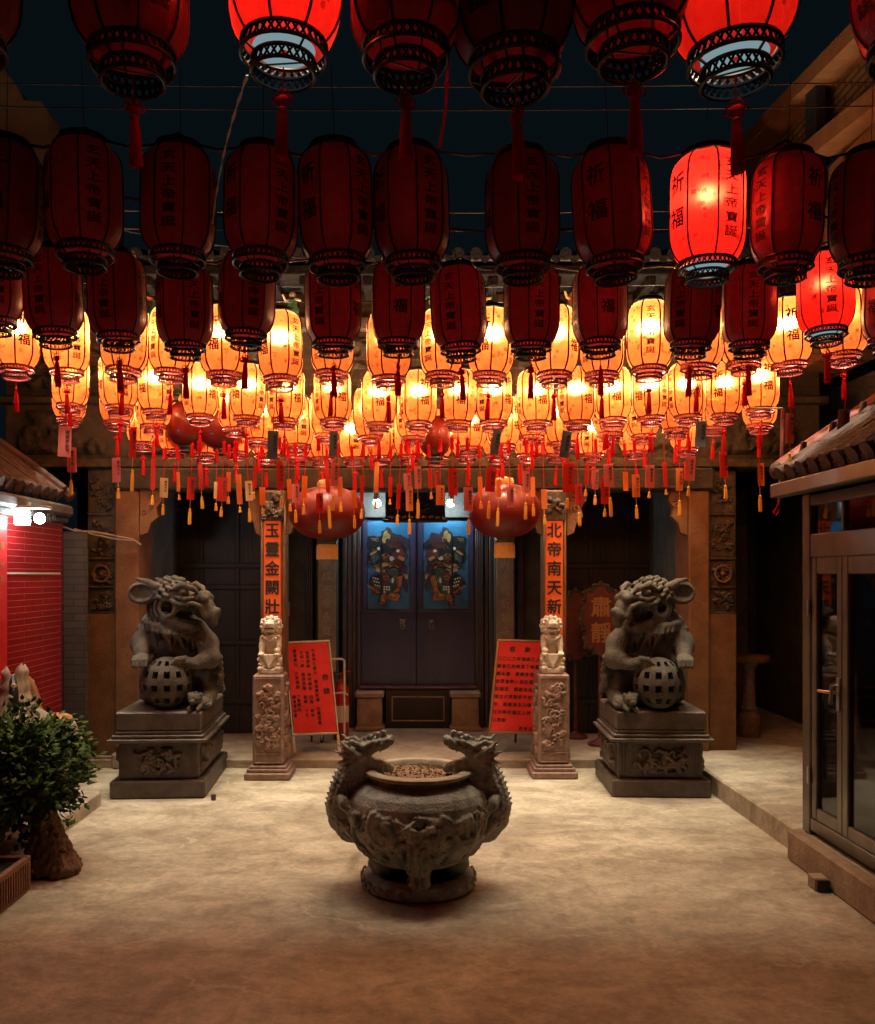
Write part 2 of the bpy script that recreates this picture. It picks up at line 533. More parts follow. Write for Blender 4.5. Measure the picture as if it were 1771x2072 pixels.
M['ridge'] = mat('red_ridge_plaster', (.17, .03, .018), .6, (.25, .055, .03), 12, .3, 40)
M['bronzemetal'] = mat('bronze_metal', (.13, .115, .095), .36, (.21, .18, .145), 4, .06, 30, metal=.6)
M['darkmetal'] = mat('dark_metal', (.03, .035, .04), .45, metal=.5)
M['steel'] = mat('steel', (.42, .44, .45), .35, metal=.9)
M['goldframe'] = mat('gilt_frame', (.62, .42, .20), .3, metal=.8)
M['concrete'] = mat('worn_concrete', (.22, .16, .11), .85, (.36, .28, .20), 6, .4, 50)
M['redboard'] = mat('red_sign_paper', (.66, .020, .017), .55, (.82, .032, .024), 7, .25, 9)
M['ink'] = mat('black_ink', (.012, .010, .010), .6)
M['orange'] = mat('orange_couplet_board', (.86, .16, .028), .45, (.78, .12, .02), 9)
M['gold'] = mat('gold_lettering', (.34, .17, .06), .5)
M['dimgold'] = mat('faded_gold_lettering', (.42, .33, .20), .6)
M['redwall'] = None
M['leaf'] = mat('green_leaf', (.035, .075, .016), .6, (.085, .135, .03), 9, spec=.15)
M['leafdark'] = mat('dark_leaf', (.012, .03, .016), .5, (.022, .045, .02), 3, spec=.2)
M['bark'] = mat('gnarled_bark', (.09, .05, .03), .85, (.20, .11, .07), 20, .9, 45, stretch=(1, 1, .3))
M['planter'] = mat('terracotta_planter', (.20, .09, .055), .75, (.28, .13, .08), 8, .3, 60)
M['soil'] = mat('planter_soil', (.03, .022, .016), .95, bump=.8, bscale=60)
M['white'] = mat('white_paint', (.52, .45, .38), .6, (.36, .30, .25), 14, .2, 50)
M['horseface'] = mat('ochre_paint', (.50, .24, .10), .55)
M['black'] = mat('black_paint', (.01, .01, .012), .4)
M['brick'] = None
M['plasterfar'] = mat('stained_pale_plaster', (.20, .165, .12), .9, (.28, .235, .17), 3, .3, 20)
M['extred'] = mat('extinguisher_red', (.42, .02, .015), .3)
M['cream'] = mat('cream_paint', (.62, .52, .38), .5)
M['glossred'] = mat('red_lacquer_silk', (.115, .006, .004), .45, (.15, .010, .006), 4, coat=.1, spec=.3)
M['goldtrim'] = mat('gold_fringe', (.66, .34, .09), .5, (.75, .44, .14), 30, .4, 90)
def thread(name, c):
    m, nt, out = nodes(name)
    d = nt.nodes.new('ShaderNodeBsdfDiffuse'); d.inputs[0].default_value = (*c, 1)
    t = nt.nodes.new('ShaderNodeBsdfTranslucent'); t.inputs[0].default_value = (*c, 1)
    x = nt.nodes.new('ShaderNodeMixShader'); x.inputs[0].default_value = .4
    nt.links.new(d.outputs[0], x.inputs[1]); nt.links.new(t.outputs[0], x.inputs[2]); nt.links.new(x.outputs[0], out.inputs[0])
    return m
M['tassel'] = thread('red_tassel_thread', (.70, .020, .022))
M['ytassel'] = thread('yellow_tassel_thread', (.80, .40, .06))
M['lace'] = mat('black_pressed_metal', (.035, .04, .045), .4, metal=.6)
M['laceglow'] = mat('glow_reddened_pressed_metal', (.16, .022, .018), .4, metal=.5)  # the black metal reddened on amber lanterns: their glow put in the colour
M['cord'] = thread('red_cord', (.66, .03, .022))
M['wire'] = mat('wire', (.04, .05, .055), .5, metal=.4)
M['ribbon'] = mat('pale_plastic_ribbon', (.80, .86, .88), .35)
# ------------------------------------------------------------------ ground and platforms
def floor_material():
    m, nt, out = nodes('courtyard_concrete')
    L = nt.links.new
    p = nt.nodes.new('ShaderNodeBsdfPrincipled'); L(p.outputs[0], out.inputs[0])
    tc = nt.nodes.new('ShaderNodeTexCoord')
    def noise(sc, det, stretch=(1, 1, 1), rough=.6, dist=0.0):
        mp = nt.nodes.new('ShaderNodeMapping'); mp.inputs['Scale'].default_value = stretch
        L(tc.outputs['Object'], mp.inputs[0])
        n = nt.nodes.new('ShaderNodeTexNoise'); n.inputs['Scale'].default_value = sc; n.inputs['Detail'].default_value = det
        n.inputs['Roughness'].default_value = rough; n.inputs['Distortion'].default_value = dist
        L(mp.outputs[0], n.inputs['Vector']); return n
    def ramp(src, a, b, ca, cb):
        r = nt.nodes.new('ShaderNodeValToRGB'); r.color_ramp.elements[0].position = a; r.color_ramp.elements[1].position = b
        r.color_ramp.elements[0].color = (*ca, 1); r.color_ramp.elements[1].color = (*cb, 1)
        L(src, r.inputs[0]); return r
    def mix(kind, fac, a, b):
        x = nt.nodes.new('ShaderNodeMix'); x.data_type = 'RGBA'; x.blend_type = kind
        if hasattr(fac, 'is_output'): L(fac, x.inputs[0])
        else: x.inputs[0].default_value = fac
        L(a, x.inputs[6])
        if hasattr(b, 'is_output'): L(b, x.inputs[7])
        else: x.inputs[7].default_value = (*b, 1)
        return x.outputs[2]
    big = noise(.9, 6, (1, 1.5, 1), .6, .6)
    base = ramp(big.outputs['Fac'], .30, .70, (.41, .37, .30), (.61, .565, .475))
    mid = noise(3.2, 8, (.8, 1.25, 1), .7, .7)
    st = ramp(mid.outputs['Fac'], .36, .60, (.52, .47, .41), (1.08, 1.06, 1.03))
    c = mix('MULTIPLY', .75, base.outputs[0], st.outputs[0])
    fine = noise(26, 8, (1, 1, 1), .75)
    fr = ramp(fine.outputs['Fac'], .38, .62, (.80, .79, .77), (1.10, 1.10, 1.09))
    c = mix('MULTIPLY', .8, c, fr.outputs[0])
    gr = noise(5.5, 12, (1, 1.15, 1), .82, .3)
    gg = ramp(gr.outputs['Fac'], .46, .53, (.80, .78, .75), (1.03, 1.02, 1.0))
    c = mix('MULTIPLY', .8, c, gg.outputs[0])
    # dark worn tracks
    tr = noise(1.25, 4, (1.7, .55, 1), .55, 1.8)
    tk = ramp(tr.outputs['Fac'], .60, .74, (1, 1, 1), (.55, .52, .49))
    c = mix('MULTIPLY', .85, c, tk.outputs[0])
    # ring marks of dried puddles and drips
    pd = noise(1.1, 3, (1, 1, 1), .5, .8)
    pr = nt.nodes.new('ShaderNodeValToRGB'); pr.color_ramp.elements[0].position = .55; pr.color_ramp.elements[0].color = (0, 0, 0, 1); pr.color_ramp.elements[1].position = .585; pr.color_ramp.elements[1].color = (0, 0, 0, 1)
    e_ = pr.color_ramp.elements.new(.567); e_.color = (.10, .10, .10, 1)
    L(pd.outputs['Fac'], pr.inputs[0])
    c = mix('MIX', pr.outputs[0], c, (.66, .62, .54))
    # scattered grit and wax drops
    for sc_, th_, col_ in ((7.0, .055, (.70, .66, .58)), (11.0, .07, (.10, .085, .07))):
        vd = nt.nodes.new('ShaderNodeTexVoronoi'); vd.inputs['Scale'].default_value = sc_; L(tc.outputs['Object'], vd.inputs['Vector'])
        dr = ramp(vd.outputs['Distance'], th_ * .6, th_, (1, 1, 1), (0, 0, 0))
        sep = nt.nodes.new('ShaderNodeSeparateColor'); L(vd.outputs['Color'], sep.inputs[0])
        gt = nt.nodes.new('ShaderNodeMath'); gt.operation = 'GREATER_THAN'; L(sep.outputs[0], gt.inputs[0]); gt.inputs[1].default_value = .62
        ml = nt.nodes.new('ShaderNodeMath'); ml.operation = 'MULTIPLY'; L(dr.outputs[0], ml.inputs[0]); L(gt.outputs[0], ml.inputs[1])
        m2 = nt.nodes.new('ShaderNodeMath'); m2.operation = 'MULTIPLY'; L(ml.outputs[0], m2.inputs[0]); m2.inputs[1].default_value = .55
        c = mix('MIX', m2.outputs[0], c, col_)
    # hairline cracks, pale with dust, broken up by a mask
    wob = noise(4.0, 5, (1, 1, 1), .6)
    add = nt.nodes.new('ShaderNodeVectorMath'); add.operation = 'MULTIPLY_ADD'
    L(wob.outputs['Color'], add.inputs[0]); add.inputs[1].default_value = (.42, .42, 0); L(tc.outputs['Object'], add.inputs[2])
    vo = nt.nodes.new('ShaderNodeTexVoronoi'); vo.feature = 'DISTANCE_TO_EDGE'; vo.inputs['Scale'].default_value = .95
    L(add.outputs[0], vo.inputs['Vector'])
    ck = ramp(vo.outputs['Distance'], .0025, .0075, (1, 1, 1), (0, 0, 0))
    mk = noise(1.7, 3)
    mr = ramp(mk.outputs['Fac'], .50, .57, (0, 0, 0), (1, 1, 1))
    mm = nt.nodes.new('ShaderNodeMath'); mm.operation = 'MULTIPLY'
    L(ck.outputs[0], mm.inputs[0]); L(mr.outputs[0], mm.inputs[1])
    sc = nt.nodes.new('ShaderNodeMath'); sc.operation = 'MULTIPLY'; L(mm.outputs[0], sc.inputs[0]); sc.inputs[1].default_value = .7
    c = mix('MIX', sc.outputs[0], c, (.58, .52, .43))
    L(c, p.inputs['Base Color'])
    rr = nt.nodes.new('ShaderNodeMapRange'); rr.inputs[3].default_value = .48; rr.inputs[4].default_value = .8
    L(mid.outputs['Fac'], rr.inputs[0]); L(rr.outputs[0], p.inputs['Roughness'])
    b = nt.nodes.new('ShaderNodeBump'); b.inputs['Strength'].default_value = .5; b.inputs['Distance'].default_value = .012
    L(fine.outputs['Fac'], b.inputs['Height'])
    b2 = nt.nodes.new('ShaderNodeBump'); b2.inputs['Strength'].default_value = .25; b2.inputs['Distance'].default_value = .03
    L(mid.outputs['Fac'], b2.inputs['Height']); L(b.outputs[0], b2.inputs['Normal'])
    L(b2.outputs[0], p.inputs['Normal'])
    return m

def brick_material(name, c1, c2, mortar, bw, bh, ms=.012, rough=.5, bump=.4, axis='XZ', coat=0.0):
    m, nt, out = nodes(name)
    L = nt.links.new
    p = nt.nodes.new('ShaderNodeBsdfPrincipled'); L(p.outputs[0], out.inputs[0])
    p.inputs['Coat Weight'].default_value = coat
    p.inputs['Coat Roughness'].default_value = .15
    tc = nt.nodes.new('ShaderNodeTexCoord'); sx = nt.nodes.new('ShaderNodeSeparateXYZ'); cb = nt.nodes.new('ShaderNodeCombineXYZ')
    L(tc.outputs['Object'], sx.inputs[0])
    L(sx.outputs[axis[0]], cb.inputs[0]); L(sx.outputs[axis[1]], cb.inputs[1])
    b = nt.nodes.new('ShaderNodeTexBrick')
    b.inputs['Scale'].default_value = 1.0
    b.inputs['Brick Width'].default_value = bw; b.inputs['Row Height'].default_value = bh
    b.inputs['Mortar Size'].default_value = ms
    b.inputs['Mortar Smooth'].default_value = .2
    b.inputs['Color1'].default_value = (*c1, 1); b.inputs['Color2'].default_value = (*c2, 1); b.inputs['Mortar'].default_value = (*mortar, 1)
    L(cb.outputs[0], b.inputs['Vector'])
    n = nt.nodes.new('ShaderNodeTexNoise'); n.inputs['Scale'].default_value = 14; n.inputs['Detail'].default_value = 6
    L(tc.outputs['Object'], n.inputs['Vector'])
    x = nt.nodes.new('ShaderNodeMix'); x.data_type = 'RGBA'; x.blend_type = 'MULTIPLY'; x.inputs[0].default_value = .6
    r = nt.nodes.new('ShaderNodeValToRGB'); r.color_ramp.elements[0].color = (.55, .55, .55, 1); r.color_ramp.elements[1].color = (1.15, 1.15, 1.15, 1)
    L(n.outputs['Fac'], r.inputs[0]); L(b.outputs['Color'], x.inputs[6]); L(r.outputs[0], x.inputs[7])
    L(x.outputs[2], p.inputs['Base Color'])
    p.inputs['Roughness'].default_value = rough
    bp = nt.nodes.new('ShaderNodeBump'); bp.inputs['Strength'].default_value = bump; bp.inputs['Distance'].default_value = .01
    bp.invert = True
    L(b.outputs['Fac'], bp.inputs['Height']); L(bp.outputs[0], p.inputs['Normal'])
    return m

M['floor'] = floor_material()
M['redwall'] = brick_material('red_glazed_tile', (.36, .014, .016), (.29, .012, .013), (.55, .13, .11), .60, .042, .0018, .25, .10, 'YZ', .5)
M['brick'] = brick_material('brown_brick', (.042, .029, .018), (.06, .041, .024), (.02, .015, .011), .16, .055, .005, .8, .5, 'XZ')
M['lattice'] = brick_material('balcony_brick', (.16, .13, .07), (.20, .15, .08), (.05, .045, .035), .20, .06, .012, .8, .5, 'YZ')

mb = MB()
mb.grid(lambda u, v: (-40 + 80 * u, -40 + 80 * v, 0), 8, 8, M['floor'], False)
tag(mb.build('ground'), kind='structure')

mb = MB(); mb.box(-9, -2.10, -2.5, 6.0, -.1, .10, M['floor'], .012)
tag(mb.build('walkway'), kind='structure')
mb = MB()
mb.box(2.13, 9, -2.5, 12, -.1, .14, M['floor'], .012)
tag(mb.build('pavement'), kind='structure')
mb = MB(); mb.box(-4.5, 2.125, 7.16, 12, -.1, .07, M['concrete'], .006)
tag(mb.build('porch_floor'), kind='structure')

# ------------------------------------------------------------------ tiled roofs
def tiled_roof(mb, e0, e1, up, L, step=.135, rad=.042, drip=True, tm=None):
    tm = tm or M['tile']
    e0, e1, up = Vector(e0), Vector(e1), Vector(up).normalized()
    al = (e1 - e0); W = al.length; al.normalize()
    n = al.cross(up); n = n if n.z > 0 else -n
    mb.obox((e0 + e1) / 2 + up * L / 2 - n * .02, al, up, n, (W / 2, L / 2, .02), M['tileshade'], .003)
    k = int(W / step)
    rg = random.Random(3)
    for i in range(k + 1):
        a = e0 + al * (i * step + .03)
        pts, rr = [], []
        q = max(2, int(L / .22))
        for j in range(q + 1):
            w = up * (L * j / q) + n * (.012 + rg.uniform(-.003, .003))
            pts.append(a + w); rr.append(rad)
            if 0 < j < q: pts.append(a + w + up * .002); rr.append(rad * .86)
        mb.tube(pts, rr, tm, 8, True)
        # round end tile and a pointed drip tile
        mb.tube([a - up * .012 + n * .012, a + up * .006 + n * .012], [rad * 1.12, rad * 1.12], tm, 10)
        if drip and i < k:
            c = a + al * step / 2
            mb.prism([(-.05, .0), (-.025, -.04), (0, -.055), (.025, -.04), (.05, 0)], c - up * .004, al, n, up, .012, tm)

# ------------------------------------------------------------------ the temple
temple = thing('temple', 'old temple front with dark porch, ochre pilasters and blue double door', 'temple', (0, 7.2, 0))
ZF = 7.2
mb = MB()          # front wall over the bays, with bands of carving
mb.box(-3.3, 3.3, ZF, ZF + .25, 2.42, 3.90, M['lintelstone'], .01)
mb.box(-3.35, 3.35, ZF - .05, ZF, 2.42, 2.50, M['carving'], .01)
mb.box(-3.35, 3.35, ZF - .06, ZF, 2.93, 3.0, M['lintelstone'], .01)
mb.box(-3.35, 3.35, ZF - .10, ZF, 3.52, 3.62, M['carving'], .01)
for i in range(8):
    relief_panel(mb, (-3.2 + .8 * i, ZF - .004, 3.04), (1, 0, 0), (0, 0, 1), (0, -1, 0), .72, .44, .05, M['lintelstone'], 40 + i, .018, n=16, wid=(.03, .07))
    relief_panel(mb, (-3.2 + .8 * i, ZF - .004, 2.53), (1, 0, 0), (0, 0, 1), (0, -1, 0), .72, .36, .05, M['lintelstone'], 60 + i, .018, n=16, wid=(.03, .07))
mb.build('frieze', temple)
mb = MB()
mb.box(-2.4, 2.42, ZF - .08, ZF + .2, 2.24, 2.415, M['lintelstone'], .015)
mb.build('lintel', temple)
mb = MB()
tiled_roof(mb, (-3.6, 6.72, 3.97), (3.6, 6.72, 3.97), (0, math.cos(R(17)), math.sin(R(17))), 2.6, tm=M['darktile'])
mb.box(-3.6, 3.6, 6.74, 7.3, 3.83, 3.91, M['darktile'], .01)
for i in range(30): mb.box(-3.5 + i * .24, -3.43 + i * .24, 6.76, 7.2, 3.755, 3.825, M['darktile'], .005)
mb.build('roof', temple)
mb = MB()
mb.box(-3.4, 3.4, 7.0, 9.4, 3.765 - .33, 3.44 - .02, M['wood'], .01) if False else None
mb.box(-3.3, 3.3, ZF + .26, 9.2, 2.50, 2.56, M['wood'], .01)
for i in range(7): mb.box(-3.2 + i * 1.06, -3.1 + i * 1.06, ZF + .27, 9.0, 2.38, 2.495, M['wood'], .006)
mb.build('porch_ceiling', temple)

oc = [mat('roof_figure_green', (.05, .16, .08), .5), mat('roof_figure_ochre', (.45, .25, .06), .5), mat('roof_figure_cream', (.45, .38, .25), .5), mat('roof_figure_red', (.35, .05, .04), .5)]
for i in range(16):
    x = -2.7 + i * .36 + rnd.uniform(-.06, .06)
    mb = MB(); c1, c2 = rnd.sample(oc, 2)
    z0 = 3.625
    mb.lathe([(.05, 0), (.055, .03), (.035, .07), (.042, .10), (.02, .13)], c1, 10, (x, 7.05, z0))
    mb.ball((x, 7.05, z0 + .15), .028, c2, 8, 6)
    for s in (-1, 1): mb.tube([(x, 7.04, z0 + .11), (x + s * .05, 7.02, z0 + rnd.uniform(.08, .14)), (x + s * .07, 7.0, z0 + rnd.uniform(.05, .18))], [.014, .012, .008], c2, 6)
    mb.build('ornament', temple)

def pier(x0, x1):
    mb = MB()
    mb.box(x0, x1, ZF, ZF + .3, .0, 2.42, M['carving'], .008)
    y = ZF - .012
    mb.box(x0 + .004, x1 - .004, y - .008, ZF + .1, .10, 1.24, M['yellowstone'], .006)     # plain plaster
    mb.box(x0 - .01, x1 + .01, y - .02, ZF + .1, 0, .10, M['concrete'], .01)
    w = x1 - x0
    for (z0, z1, sd) in ((1.26, 1.44, 3), (1.47, 1.66, 4), (1.70, 2.02, 5), (2.06, 2.38, 6)):
        mb.box(x0 + .004, x1 - .004, y - .006, ZF + .05, z0 - .02, z0, M['carving'], .003)
        relief_panel(mb, (x0 + .02, y + .004, z0 + .005), (1, 0, 0), (0, 0, 1), (0, -1, 0), w - .04, z1 - z0 - .02, .025, M['carving'], sd + int(x0 * 10), .006, n=18)
    cx = (x0 + x1) / 2
    ring = [(cx + .065 * math.cos(t), y - .012, 1.565 + .065 * math.sin(t)) for t in np.linspace(0, 2 * PI, 25)]
    mb.tube(ring, .010, M['yellowstone'], 6)
    mb.ball((cx, y - .01, 1.565), (.02, .014, .02), M['yellowstone'])
    return mb.build('pier', temple)
pier(X(177, ZF), X(236, ZF)); pier(X(1433, ZF), X(1490, ZF))
for (a, b) in ((237, 285), (1390, 1432)):
    mb = MB()
    x0, x1 = X(a, ZF), X(b, ZF)
    mb.box(x0, x1, ZF - .06, ZF + .3, .13, 2.235, M['yellowstone'], .012)
    mb.box(x0 - .02, x1 + .02, ZF - .09, ZF + .32, .0, .13, M['concrete'], .015)
    mb.build('pilaster', temple)
    mb = MB()
    mb.box(x0 + (.0 if a < 800 else -.0), x1, ZF + .31, 9.0, .07, 2.5, M['wall'], .005)
    mb.build('side_wall', temple)
for (a, b) in ((527, 578), (1100, 1147)):
    mb = MB(); Zc = 7.08
    x0, x1 = X(a, Zc), X(b, Zc)
    mb.box(x0, x1, Zc, Zc + .19, .20, 2.235, M['yellowstone'], .018)
    mb.box(x0 - .03, x1 + .03, Zc - .02, Zc + .22, .071, .20, M['concrete'], .02)
    # carved capital with a small lion mask
    mb.box(x0 + .01, x1 - .01, Zc - .035, Zc - .001, 1.98, 2.22, M['carving'], .01)
    relief_panel(mb, (x0 + .02, Zc - .037, 1.99), (1, 0, 0), (0, 0, 1), (0, -1, 0), x1 - x0 - .04, .22, .03, M['carving'], a, .007, n=12, wid=(.06, .12))
    mb.build('column', temple)

def corbel(px0, sgn, w=46):
    Zc = ZF - .02
    o = [(0, 940), (w * 1.1, 940), (w * 1.1, 978), (w * .78, 992), (w * .86, 1012), (w * .62, 1028), (w * .70, 1046), (w * .42, 1058), (w * .30, 1078), (0, 1084)]
    x0 = X(px0, Zc)
    pts = [(sgn * a * Zc / FOC, H(b, Zc)) for a, b in o]
    if sgn > 0: pts = pts[::-1]
    mb = MB()
    mb.prism(pts, (x0, Zc - .02, 0), (1, 0, 0), (0, 0, 1), (0, 1, 0), .07, M['yellowstone'])
    for i in range(9):
        a = w * (.12 + .55 * rnd.random()); b = 955 + rnd.random() * (100 - a * 1.2)
        c = Vector((x0 + sgn * a * Zc / FOC, Zc - .022, H(b, Zc)))
        t = [c + Vector((.022 * math.cos(k) * (1 - k / 9), -.003, .022 * math.sin(k) * (1 - k / 9))) for k in np.linspace(0, 6.5, 16)]
        mb.tube(t, .006, M['yellowstone'], 5)
    mb.build('corbel', temple)
corbel(285, 1, 52); corbel(527, -1, 30); corbel(578, 1, 40); corbel(1100, -1, 40); corbel(1147, 1, 46); corbel(1390, -1, 44)

# back of the porch
ZB = 8.75
mb = MB()
mb.box(-3.3, X(688, ZB), ZB, ZB + .2, .07, 2.6, M['wall'], .005)
mb.box(X(988, ZB), 3.3, ZB, ZB + .2, .07, 2.6, M['wall'], .005)
mb.box(X(688, ZB), X(988, ZB), ZB + .02, ZB + .2, 2.12, 2.6, M['wall'], .005)
mb.build('back_wall', temple)
for (a, b, mm) in ((292, 524, 'wood'), (1152, 1386, 'wood')):
    mb = MB(); Zs = 8.35
    x0, x1 = X(a - 30, Zs), X(b + 30, Zs)
    mb.box(x0, x1, Zs, Zs + .06, .07, 2.45, M[mm], .004)
    for k in range(1, 4):
        x = x0 + (x1 - x0) * k / 4
        mb.box(x - .02, x + .02, Zs - .02, Zs, .1, 2.4, M[mm], .006)
    for z in (.35, .9, 1.42, 1.62): mb.box(x0, x1, Zs - .028, Zs - .001, z, z + .05, M[mm], .008)
    mb.build('wall_panelling', temple)
# carved text pillars at both sides of the door
for (a, b, s) in ((640, 684, '永成不令永從延常'), (1000, 1044, '火水司祈北斗高崇')):
    mb = MB(); Zp = 8.62
    x0, x1 = X(a, Zp), X(b, Zp)
    mb.box(x0, x1, Zp, ZB, .07, 2.3, M['darkstone'] if False else M['wall'], .012)
    mb.box(x0 + .02, x1 - .02, Zp - .012, Zp, .62, 2.25, M['plasterfar'] if False else M['concrete'], .01)
    put_text(mb, s, ((x0 + x1) / 2, Zp - .0145, 1.68), (1, 0, 0), (0, 0, 1), .098, M['dimgold'], .132, True, .0)
    mb.build('inscribed_pillar', temple)
for a in (628, 712, 960 + 12, 1052):
    mb = MB(); x = X(a, 8.7)
    for q in range(3): mb.box(x - .03 + q * .02, x - .014 + q * .02, 8.67 - q * .008, 8.749, .07, 2.4, M['doorframe'], .004)
    mb.build('moulding', temple)
# door frame, leaves
mb = MB()
xl, xr = X(731, ZB), X(961, ZB)
zt, zb = H(1050, ZB), .45
for s, x in ((-1, xl), (1, xr)):
    for q in range(4):
        a = x + s * q * .045
        mb.box(min(a, a + s * .041), max(a, a + s * .041), ZB - .05 - q * .02, ZB + .05, .07, 2.1, M['doorframe'], .008)
mb.box(xl, xr, ZB - .07, ZB + .05, zt + .01, 2.13, M['doorframe'], .01)
mb.build('door_frame', temple)
xm = X(843, ZB)
PAL = {k: mat('paint_' + k, c, .45) for k, c in dict(maroon=(.12, .022, .02), plum=(.045, .03, .05), black=(.012, .014, .018), mustard=(.36, .25, .07), tan=(.46, .27, .14),
        orange=(.46, .16, .045), white=(.62, .60, .50), teal=(.02, .075, .09), green=(.03, .07, .05)).items()}
FIG = [(500, 1100, 135, 105, 0, 'plum'), (400, 1000, 60, 80, 10, 'plum'), (610, 1130, 55, 45, 0, 'plum'), (235, 1090, 80, 75, 0, 'black'), (390, 1045, 46, 85, 0, 'mustard'), (405, 1075, 22, 30, 0, 'black'),
       (470, 1180, 150, 80, 0, 'black'), (260, 1260, 95, 100, 0, 'black'), (245, 1280, 45, 60, 20, 'teal'), (560, 1260, 75, 95, -15, 'maroon'), (580, 1290, 45, 25, 30, 'tan'), (225, 1225, 50, 16, -30, 'tan'),
       (455, 1296, 36, 28, 0, 'white'), (537, 1200, 18, 15, 0, 'white'), (294, 1170, 18, 18, 0, 'white'), (380, 1262, 45, 26, 0, 'mustard'), (380, 1300, 40, 40, 0, 'maroon'),
       (470, 1400, 150, 70, 0, 'maroon'), (470, 1388, 40, 44, 0, 'tan'), (468, 1355, 50, 20, 0, 'maroon'), (335, 1382, 95, 28, -12, 'mustard'), (300, 1440, 50, 30, 20, 'tan'), (355, 1470, 55, 26, -40, 'tan'), (370, 1510, 60, 18, -50, 'mustard'),
       (555, 1440, 70, 20, 45, 'tan'), (540, 1460, 60, 14, 45, 'maroon'), (600, 1420, 40, 50, 0, 'plum'), (480, 1460, 90, 50, 0, 'black'), (478, 1470, 60, 30, 0, 'green'), (484, 1525, 46, 24, 0, 'mustard'),
       (390, 1600, 90, 110, 0, 'maroon'), (480, 1600, 48, 95, 0, 'teal'), (545, 1620, 36, 105, 12, 'orange'), (500, 1700, 60, 30, -35, 'orange'), (470, 1575, 12, 30, 0, 'white'),
       (260, 1600, 75, 90, 20, 'black'), (275, 1690, 60, 60, 0, 'maroon'), (270, 1710, 40, 18, 30, 'orange'), (405, 1690, 62, 52, 0, 'green'), (195, 1660, 55, 20, 28, 'mustard'), (635, 1525, 30, 32, 0, 'tan'), (628, 1620, 22, 85, -8, 'plum'),
       (350, 1800, 36, 62, 18, 'orange'), (345, 1840, 26, 30, 0, 'tan'), (485, 1780, 72, 46, 8, 'orange'), (470, 1760, 40, 20, 10, 'tan'), (330, 1870, 30, 30, 0, 'maroon')]
for k in range(9): FIG.append((225 + 28 * (k % 3) + 12 * (k // 3), 1540 + 45 * (k // 3) + 8 * (k % 3), 9, 9, 0, 'white'))
for k in range(7): FIG.append((365 + 30 * (k % 3), 1655 + 32 * (k // 3), 11, 11, 0, 'white'))
for k in range(8): FIG.append((420 + 45 * (k % 4), 1060 + 60 * (k // 4), 20, 16, 40 * k, 'maroon'))
def leaf_door(side):
    x0, x1 = (xl + .002, xm - .002) if side < 0 else (xm + .002, xr - .002)
    y = ZB - .03
    d = MB()
    zs = H(1236, ZB)
    d.box(x0, x1, y, y + .05, zb, zt, M['doorblue'], .004)
    d.box(x0 + .015, x0 + .06, y - .012, y, zs, zt - .01, M['doorblue'], .004); d.box(x1 - .06, x1 - .015, y - .012, y, zs, zt - .01, M['doorblue'], .004)
    d.box(x0 + .015, x1 - .015, y - .014, y - .0005, zs - .02, zs + .012, M['doorblue'], .004)
    door = d.build('door', temple)
    p = MB()
    p.box(x0 + .065, x1 - .065, y - .006, y - .001, zs + .02, zt - .02, M['doorpanel'], .001)
    p.build('door_panel', door)
    g = MB()
    for n, (cx, cyy, rx, ry, rot, col) in enumerate(FIG):
        if side > 0: cx = 771 * 2 - cx; rot = -rot
        px, py = (780 + cx / 5.757) / 1.0841, (1000 + cyy / 5.757) / 1.0841
        c = P(px, py, y - .010 - .0011 * n); s = ZB / FOC / 5.757 / 1.0841 * 1.14
        o = []
        big_ = rx * ry > 700
        for q in range(22 if big_ else 10):
            a = 2 * PI * q / (22 if big_ else 10)
            w = 1 + ((.13 * math.sin(4 * a + n * 1.7) + .10 * math.sin(7 * a + n)) if big_ else 0)
            x_, z_ = rx * s * w * math.cos(a), ry * s * w * math.sin(a)
            cr, sr = math.cos(R(rot)), math.sin(R(rot))
            o.append((x_ * cr + z_ * sr, -x_ * sr + z_ * cr))
        g.prism(o, c, (1, 0, 0), (0, 0, 1), (0, 1, 0), .006, PAL[col])
        if big_:
            g.tube([(c.x + x_, c.y, c.z + z_) for x_, z_ in o + o[:1]], .0026, PAL['black'], 4)
            if col in ('maroon', 'plum', 'black', 'teal', 'orange', 'mustard'):
                for q in (.35, .62):
                    g.tube([(c.x + x_ * q, c.y - .0008, c.z + z_ * q) for x_, z_ in o[(n * 3) % 9:(n * 3) % 9 + 9]], .0018, PAL['mustard' if col in ('maroon', 'black', 'teal') else 'black'], 4)
    px = (780 + (320 if side < 0 else 771 * 2 - 320) / 5.757) / 1.0841
    g.tube([P(px, 1085, y - .05), P(px, 1220, y - .05)], .008, M['black'], 6)
    g.build('guardian_relief', door)
    k = MB()
    kx = X(815 if side < 0 else 873, ZB); kz = H(1262, ZB)
    k.box(kx - .028, kx + .028, y - .014, y, kz - .03, kz + .045, M['bronzemetal'], .004)
    k.ball((kx, y - .02, kz + .01), (.022, .02, .022), M['bronzemetal'])
    k.tube([(kx + .026 * math.cos(t), y - .03, kz - .02 + .026 * math.sin(t)) for t in np.linspace(0, 2 * PI, 17)], .005, M['bronzemetal'], 6)
    k.build('knocker', door)
leaf_door(-1); leaf_door(1)
mb = MB()
a, b = X(780, 8.62), X(912, 8.62)
mb.box(a, b, 8.62, 8.70, .07, .45, M['wood'], .006)
mb.box(X(728, 8.62), X(964, 8.62), 8.60, 8.71, .452, .475, M['redwood'], .006)
for q in (0, 1): mb.box(a + .06, b - .06, 8.611, 8.6195, (.14, .37)[q], (.152, .382)[q], M['concrete'], .002)
for q in (a + .06, b - .072): mb.box(q, q + .012, 8.6115, 8.6193, .153, .369, M['concrete'], .002)
mb.build('threshold', temple)
